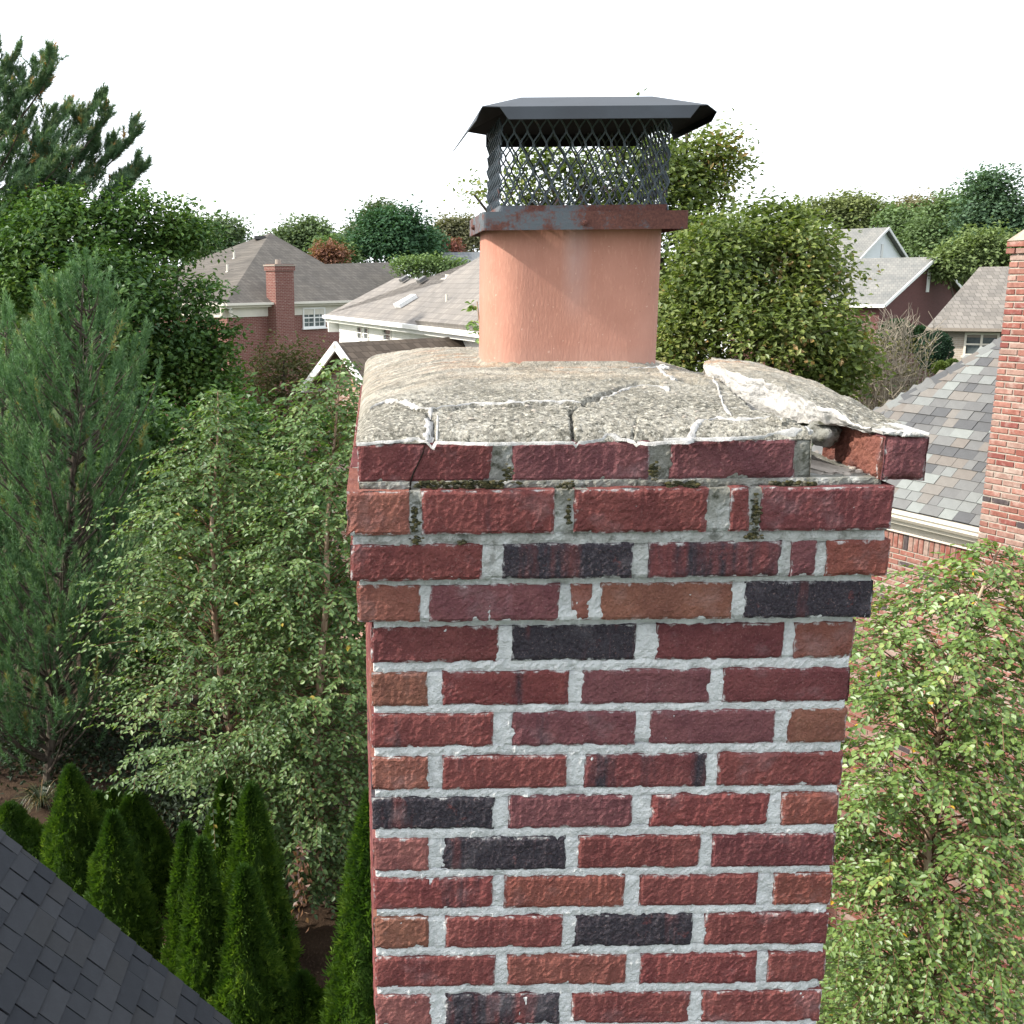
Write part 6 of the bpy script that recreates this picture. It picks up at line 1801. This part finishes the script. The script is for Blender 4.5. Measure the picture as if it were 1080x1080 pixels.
# ---- arborvitae in rows below the wing
def arborvitae(label, px, py, fw, wpx, seed, hmul=1.0, base_w=None):
    rng = np.random.default_rng(seed)
    top = at(px, py, fw); H = top[2]; R = wpx / 2 * fw / FPX * 1.25
    base = np.array([top[0], top[1], 0.])
    T = thing('arborvitae', label, 'arborvitae', tuple(base), 'arborvitae planted along the house')
    prof = lambda f: R * np.clip(1 - f, 0, 1) ** .72 * np.clip(.80 + .9 * f, 0, 1.1)
    mb = MB()
    n = int(7000 * min(1.4, H / 3.2) * max(.8, R / .45))
    f = 1 - np.sqrt(rng.random(n)) if False else rng.random(n) ** 1.15
    f = np.concatenate([f, .9 + .1 * rng.random(160)]); n = len(f)
    az = rng.random(n) * 2 * PI
    lump = 1 + .20 * vn(np.cos(az) * 2.2 + seed, np.sin(az) * 2.2, f * H * 2.3) + .14 * vn(np.cos(az) * 6 + seed, np.sin(az) * 6, f * H * 7)
    r = prof(f) * lump * (.78 + .26 * rng.random(n))
    od = np.stack([np.cos(az), np.sin(az), np.zeros(n)], -1)
    P = base + od * r[:, None] + np.array([0, 0, 1.]) * (f * H)[:, None]
    A = unit(od * .55 + np.array([0, 0, .95]) + rng.normal(size=(n, 3)) * .32)
    N = unit(np.cross(od, [0, 0, 1.]) * rng.choice([-1, 1], n)[:, None] + od * rng.normal(size=(n, 1)) * .7 + rng.normal(size=(n, 3)) * .3)
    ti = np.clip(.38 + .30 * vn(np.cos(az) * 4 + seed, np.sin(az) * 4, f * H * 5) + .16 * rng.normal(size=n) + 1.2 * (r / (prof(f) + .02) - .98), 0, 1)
    S = unit(np.cross(A, N)); L = .085 * rng.uniform(.5, 1.4, n)[:, None]
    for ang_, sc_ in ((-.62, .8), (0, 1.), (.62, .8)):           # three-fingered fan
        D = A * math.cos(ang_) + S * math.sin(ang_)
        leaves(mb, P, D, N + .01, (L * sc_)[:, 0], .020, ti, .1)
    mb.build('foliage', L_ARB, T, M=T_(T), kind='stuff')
    ib = MB(); fs = np.linspace(0.02, .97, 14)
    ib.tube([base + np.array([0, 0, q * H]) for q in fs], [max(.01, prof(q) * .70) for q in fs], 12, .12)
    ib.build('inner_foliage', L_ARB, T, M=T_(T))
    tk = MB(); tk.tube([base, base + np.array([0, 0, H * .5])], [.05, .03], 6); tk.build('trunk', M_BARK, T, M=T_(T))
ARB = [('lone arborvitae whose tip shows above the wing rake at the frame edge', 10, 850, 15.5, 78), ('slim pointed arborvitae at the outer end of the back row', 74, 811, 14.2, 74),
       ('short arborvitae tip tucked behind the slim pointed one', 103, 838, 16.2, 40), ('smallest arborvitae tip beside the birch leaves', 119, 834, 16.6, 38), ('wide dark arborvitae behind the stout front one', 140, 836, 14.6, 74),
       ('stout arborvitae in front, close to the wing roof', 118, 860, 12.6, 76), ('narrow arborvitae on the inner side of the front pair', 196, 872, 12.0, 56), ('leaning arborvitae pair member with low tip near the roof edge', 212, 888, 10.8, 66),
       ('tall arborvitae half hidden behind the tallest ones', 237, 824, 13.4, 64), ('tallest arborvitae of the inner group', 265, 830, 12.4, 76), ('arborvitae lower in front of the tallest one', 258, 918, 10.6, 84),
       ('arborvitae touching the chimney edge', 392, 838, 9.8, 108), ('low round arborvitae in the dark gap beside the chimney', 318, 1030, 10.8, 90)]
for i, (lab, px, py, fw, wpx) in enumerate(ARB): arborvitae(lab, px, py, fw, wpx, 200 + i)

# ---- clipped shrubs, dry bush, grass clump, fence
def ball(label, px, py, rpx, fw, c, seed, sq=1.05, name='clipped_shrub', rr_=1.0, leaf=.09, group=None):
    rng = np.random.default_rng(seed)
    C = at(px, py, fw); R = rpx * fw / FPX
    base = np.array([C[0], C[1], 0.]); T = thing(name, label, 'shrub', tuple(base), group)
    n = int(2600 * rr_); d = rdir_(n, rng)
    r = R * (.86 + .16 * rng.random(n)) * (1 + .05 * vn(d[:, 0] * 4 + seed, d[:, 1] * 4, d[:, 2] * 4))
    P = C + d * r[:, None] * np.array([1, 1, sq])
    keep = P[:, 2] > .05; P, d = P[keep], d[keep]; n = len(P)
    mb = MB(); leaves(mb, P, unit(d + rng.normal(size=d.shape) * .7), unit(d + rng.normal(size=d.shape) * .5), leaf * rng.uniform(.6, 1.2, n), leaf * .6, np.clip(.5 + .2 * rng.normal(size=n), 0, 1))
    mb.build('foliage', far_leaf('shrub_leaf', c), T, M=T_(T), kind='stuff')
    ib = MB(); blob(ib, C, R * .84, (1, 1, sq), 10, .1, .08, seed); ib.build('inner_foliage', far_leaf('shrub_core', tuple(x * .8 for x in c)), T, M=T_(T))
    tk = MB(); tk.tube([base, C], [.06, .04], 6); tk.build('trunk', M_BARK, T, M=T_(T))
G0 = 0
ball('dark clipped round yew in front of the tan house', 985, 370, 17.5, 34, (.020, .045, .024), 301, 1.15)
ball('dark green hedge mound at the foot of the red gable, larger one', 945, 355, 17, 38, (.028, .062, .026), 302, 1.0, 'hedge', leaf=.12)
ball('dark hedge mound between the larger hedge and the clipped yew', 968, 358, 13, 39, (.024, .055, .024), 303, 1.0, 'hedge', leaf=.12)
ball('small yellow green round shrub beside the clipped yew', 992, 388, 7, 32, (.085, .12, .025), 304, .8, rr_=.5)
ball('second small yellow green shrub under the house window', 1004, 384, 5, 33, (.075, .11, .03), 305, .8, rr_=.4)
def dry_bush(label, px, py, fw, w_, seed):
    rng = np.random.default_rng(seed)
    C = at(px, py, fw); base = np.array([C[0], C[1], 0.]); T = thing('dry_bush', label, 'bush', tuple(base))
    mb = MB(); Wd = w_ * fw / FPX
    for k in range(520):
        s = base + np.array([rng.normal() * .3, rng.normal() * .3, .2]); a = rng.random() * 2 * PI
        e = base + np.array([math.cos(a) * Wd * rng.random() ** .6, math.sin(a) * Wd * rng.random() ** .6 * .7, C[2] * rng.uniform(.55, 1.15)])
        q = np.linspace(0, 1, 7)[:, None]; m = (s + e) / 2 + rng.normal(size=3) * .25 + np.array([0, 0, .25])
        B_ = s * (1 - q) ** 2 + m * 2 * q * (1 - q) + e * q ** 2
        mb.tube(B_, .016 * (1 - .75 * q[:, 0]), 3, cap=False)
        for j in (3, 4, 5, 6):
            for z__ in range(3):
                e2 = B_[j] + unit(rng.normal(size=3) + np.array([0, 0, .5]) + unit(e - s) * .8) * rng.uniform(.25, .6)
                mb.tube([B_[j], (B_[j] + e2) / 2 + rng.normal(size=3) * .04, e2], [.009, .007, .004], 3, cap=False)
    mb.build('twigs', m_plain('dry_twigs', (.27, .235, .185), .95, .1, 3, .3), T, M=T_(T), kind='stuff')
    lf_ = MB(); n = 3600
    a = rng.random(n) * 2 * PI; r = Wd * np.sqrt(rng.random(n))
    P = base + np.stack([np.cos(a) * r, np.sin(a) * r * .7, C[2] * (.4 + .7 * rng.random(n))], -1)
    leaves(lf_, P, rdir_(n, rng), rdir_(n, rng), .09, .05, rng.random(n))
    lf_.build('leaves', far_leaf('dry_leaf', (.125, .118, .058)), T, M=T_(T), kind='stuff')
dry_bush('bare grey brown bush with dry twigs behind the neighbour hip roof', 930, 386, 25, 52, 311)
def undergrowth(label, spots, seed, c):
    rng = np.random.default_rng(seed); mb = MB(); P = []
    for px, py, n, s in spots:
        p = on_z(px, py, .3); P.append(p + rng.normal(size=(n, 3)) * np.array([s, s, .3]))
    P = np.concatenate(P); P[:, 2] = np.abs(P[:, 2]); n = len(P)
    leaves(mb, P, rdir_(n, rng), unit(rng.normal(size=(n, 3)) + np.array([0, 0, .6])), .10, .06, rng.random(n))
    o = mb.build('undergrowth', far_leaf('undergrowth_leaf', c), None, kind='stuff'); o['label'] = label
undergrowth('dark low undergrowth below the pines', [(50, 785, 1500, .7), (100, 775, 1200, .7), (15, 770, 1000, .6), (150, 790, 800, .6), (200, 780, 1200, 1.), (250, 800, 1200, 1.), (165, 832, 900, .5), (205, 842, 900, .5), (245, 855, 900, .6), (290, 870, 900, .6), (225, 880, 500, .5)], 321, (.022, .034, .018))
def grass_clump(px, py):
    rng = np.random.default_rng(9); b = on_z(px, py, 0.); T = thing('grass_clump', 'arching clump of ornamental grass on the brown mulch', 'grass clump', tuple(b))
    mb = MB()
    for k in range(170):
        a = rng.random() * 2 * PI; r = rng.uniform(.15, .6); h = rng.uniform(.25, .6)
        q = np.linspace(0, 1, 6)[:, None]; d = np.array([math.cos(a), math.sin(a), 0])
        C = b + d * r * q + np.array([0, 0, 1.]) * h * (1.9 * q - 1.5 * q * q); s = np.array([-d[1], d[0], 0]) * .011 * (1 - q * .9)
        V = np.concatenate([C - s, C + s]); i = np.arange(5)
        mb.add(V, None, np.stack([i, i + 6, i + 7, i + 1], -1), rng.random())
    mb.build('blades', m_leaf('grass_blade', [(0, (.03, .045, .02)), (.6, (.06, .075, .03)), (1, (.22, .15, .07))], .3, .04), T, M=T_(T), kind='stuff')
grass_clump(44, 852)
ml = MB(); rng = np.random.default_rng(3); n = 2600
P = np.stack([rng.uniform(-13, 1, n), rng.uniform(9, 20, n), np.full(n, .02)], -1)
leaves(ml, P, rdir_(n, rng) * np.array([1, 1, .2]), unit(rng.normal(size=(n, 3)) * .4 + np.array([0, 0, 1])), rng.uniform(.03, .09, n), .03, rng.random(n))
o = ml.build('leaf_litter', m_leaf('litter', [(0, (.05, .03, .02)), (.6, (.12, .075, .045)), (.9, (.2, .13, .08)), (1, (.34, .26, .2))], .1, .03), None, kind='stuff'); o['label'] = 'scattered dry leaves on the mulch'
# dark board fence seen under the birch
fp = on_z(300, 952, 0.); fq = on_z(400, 944, 0.)
FN = thing('board_fence', 'low dark wooden board fence beneath the birch', 'fence', tuple(fp)); fd = nrm(fq - fp); M_FB = m_bark('fence_board', (.045, .028, .02), (.10, .062, .042), 10)
fme = MB(); fme.box((0, 0, .6), (.135, .022, 1.2)); fme.poly([(-.0675, -.011, 1.2), (.0675, -.011, 1.2), (0, -.011, 1.27)]); fme = fme.mesh('board', M_FB)
for k in range(22):
    o = bpy.data.objects.new('board', fme); COL.objects.link(o); o.parent = FN
    o.matrix_local = Matrix.Translation(Vector(fd) * (k * .15 - .6)) @ Matrix.Rotation(math.atan2(fd[1], fd[0]), 4, 'Z')
rl = MB()
for zz in (.3, .95): rl.obox(np.array(fd) * -.7 + np.array([0, .03, zz]), np.array(fd) * 3.4, np.array([0, .05, 0]), np.array([0, 0, .09]))
rl.build('rail', M_FB, FN)
dl = MB(); rng = np.random.default_rng(8); c = at(318, 928, 8.3); n = 90
P = c + rng.normal(size=(n, 3)) * np.array([.035, .035, .16])
leaves(dl, P, unit(rng.normal(size=(n, 3)) + np.array([0, 0, -1.5])), rdir_(n, rng), .06, .035, rng.random(n))
o = dl.build('dead_leaf_spray', m_leaf('dead_leaf', [(0, (.07, .032, .02)), (1, (.19, .10, .062))], .3, .04), None, kind='stuff'); o['label'] = 'hanging spray of withered orange leaves under the birch'
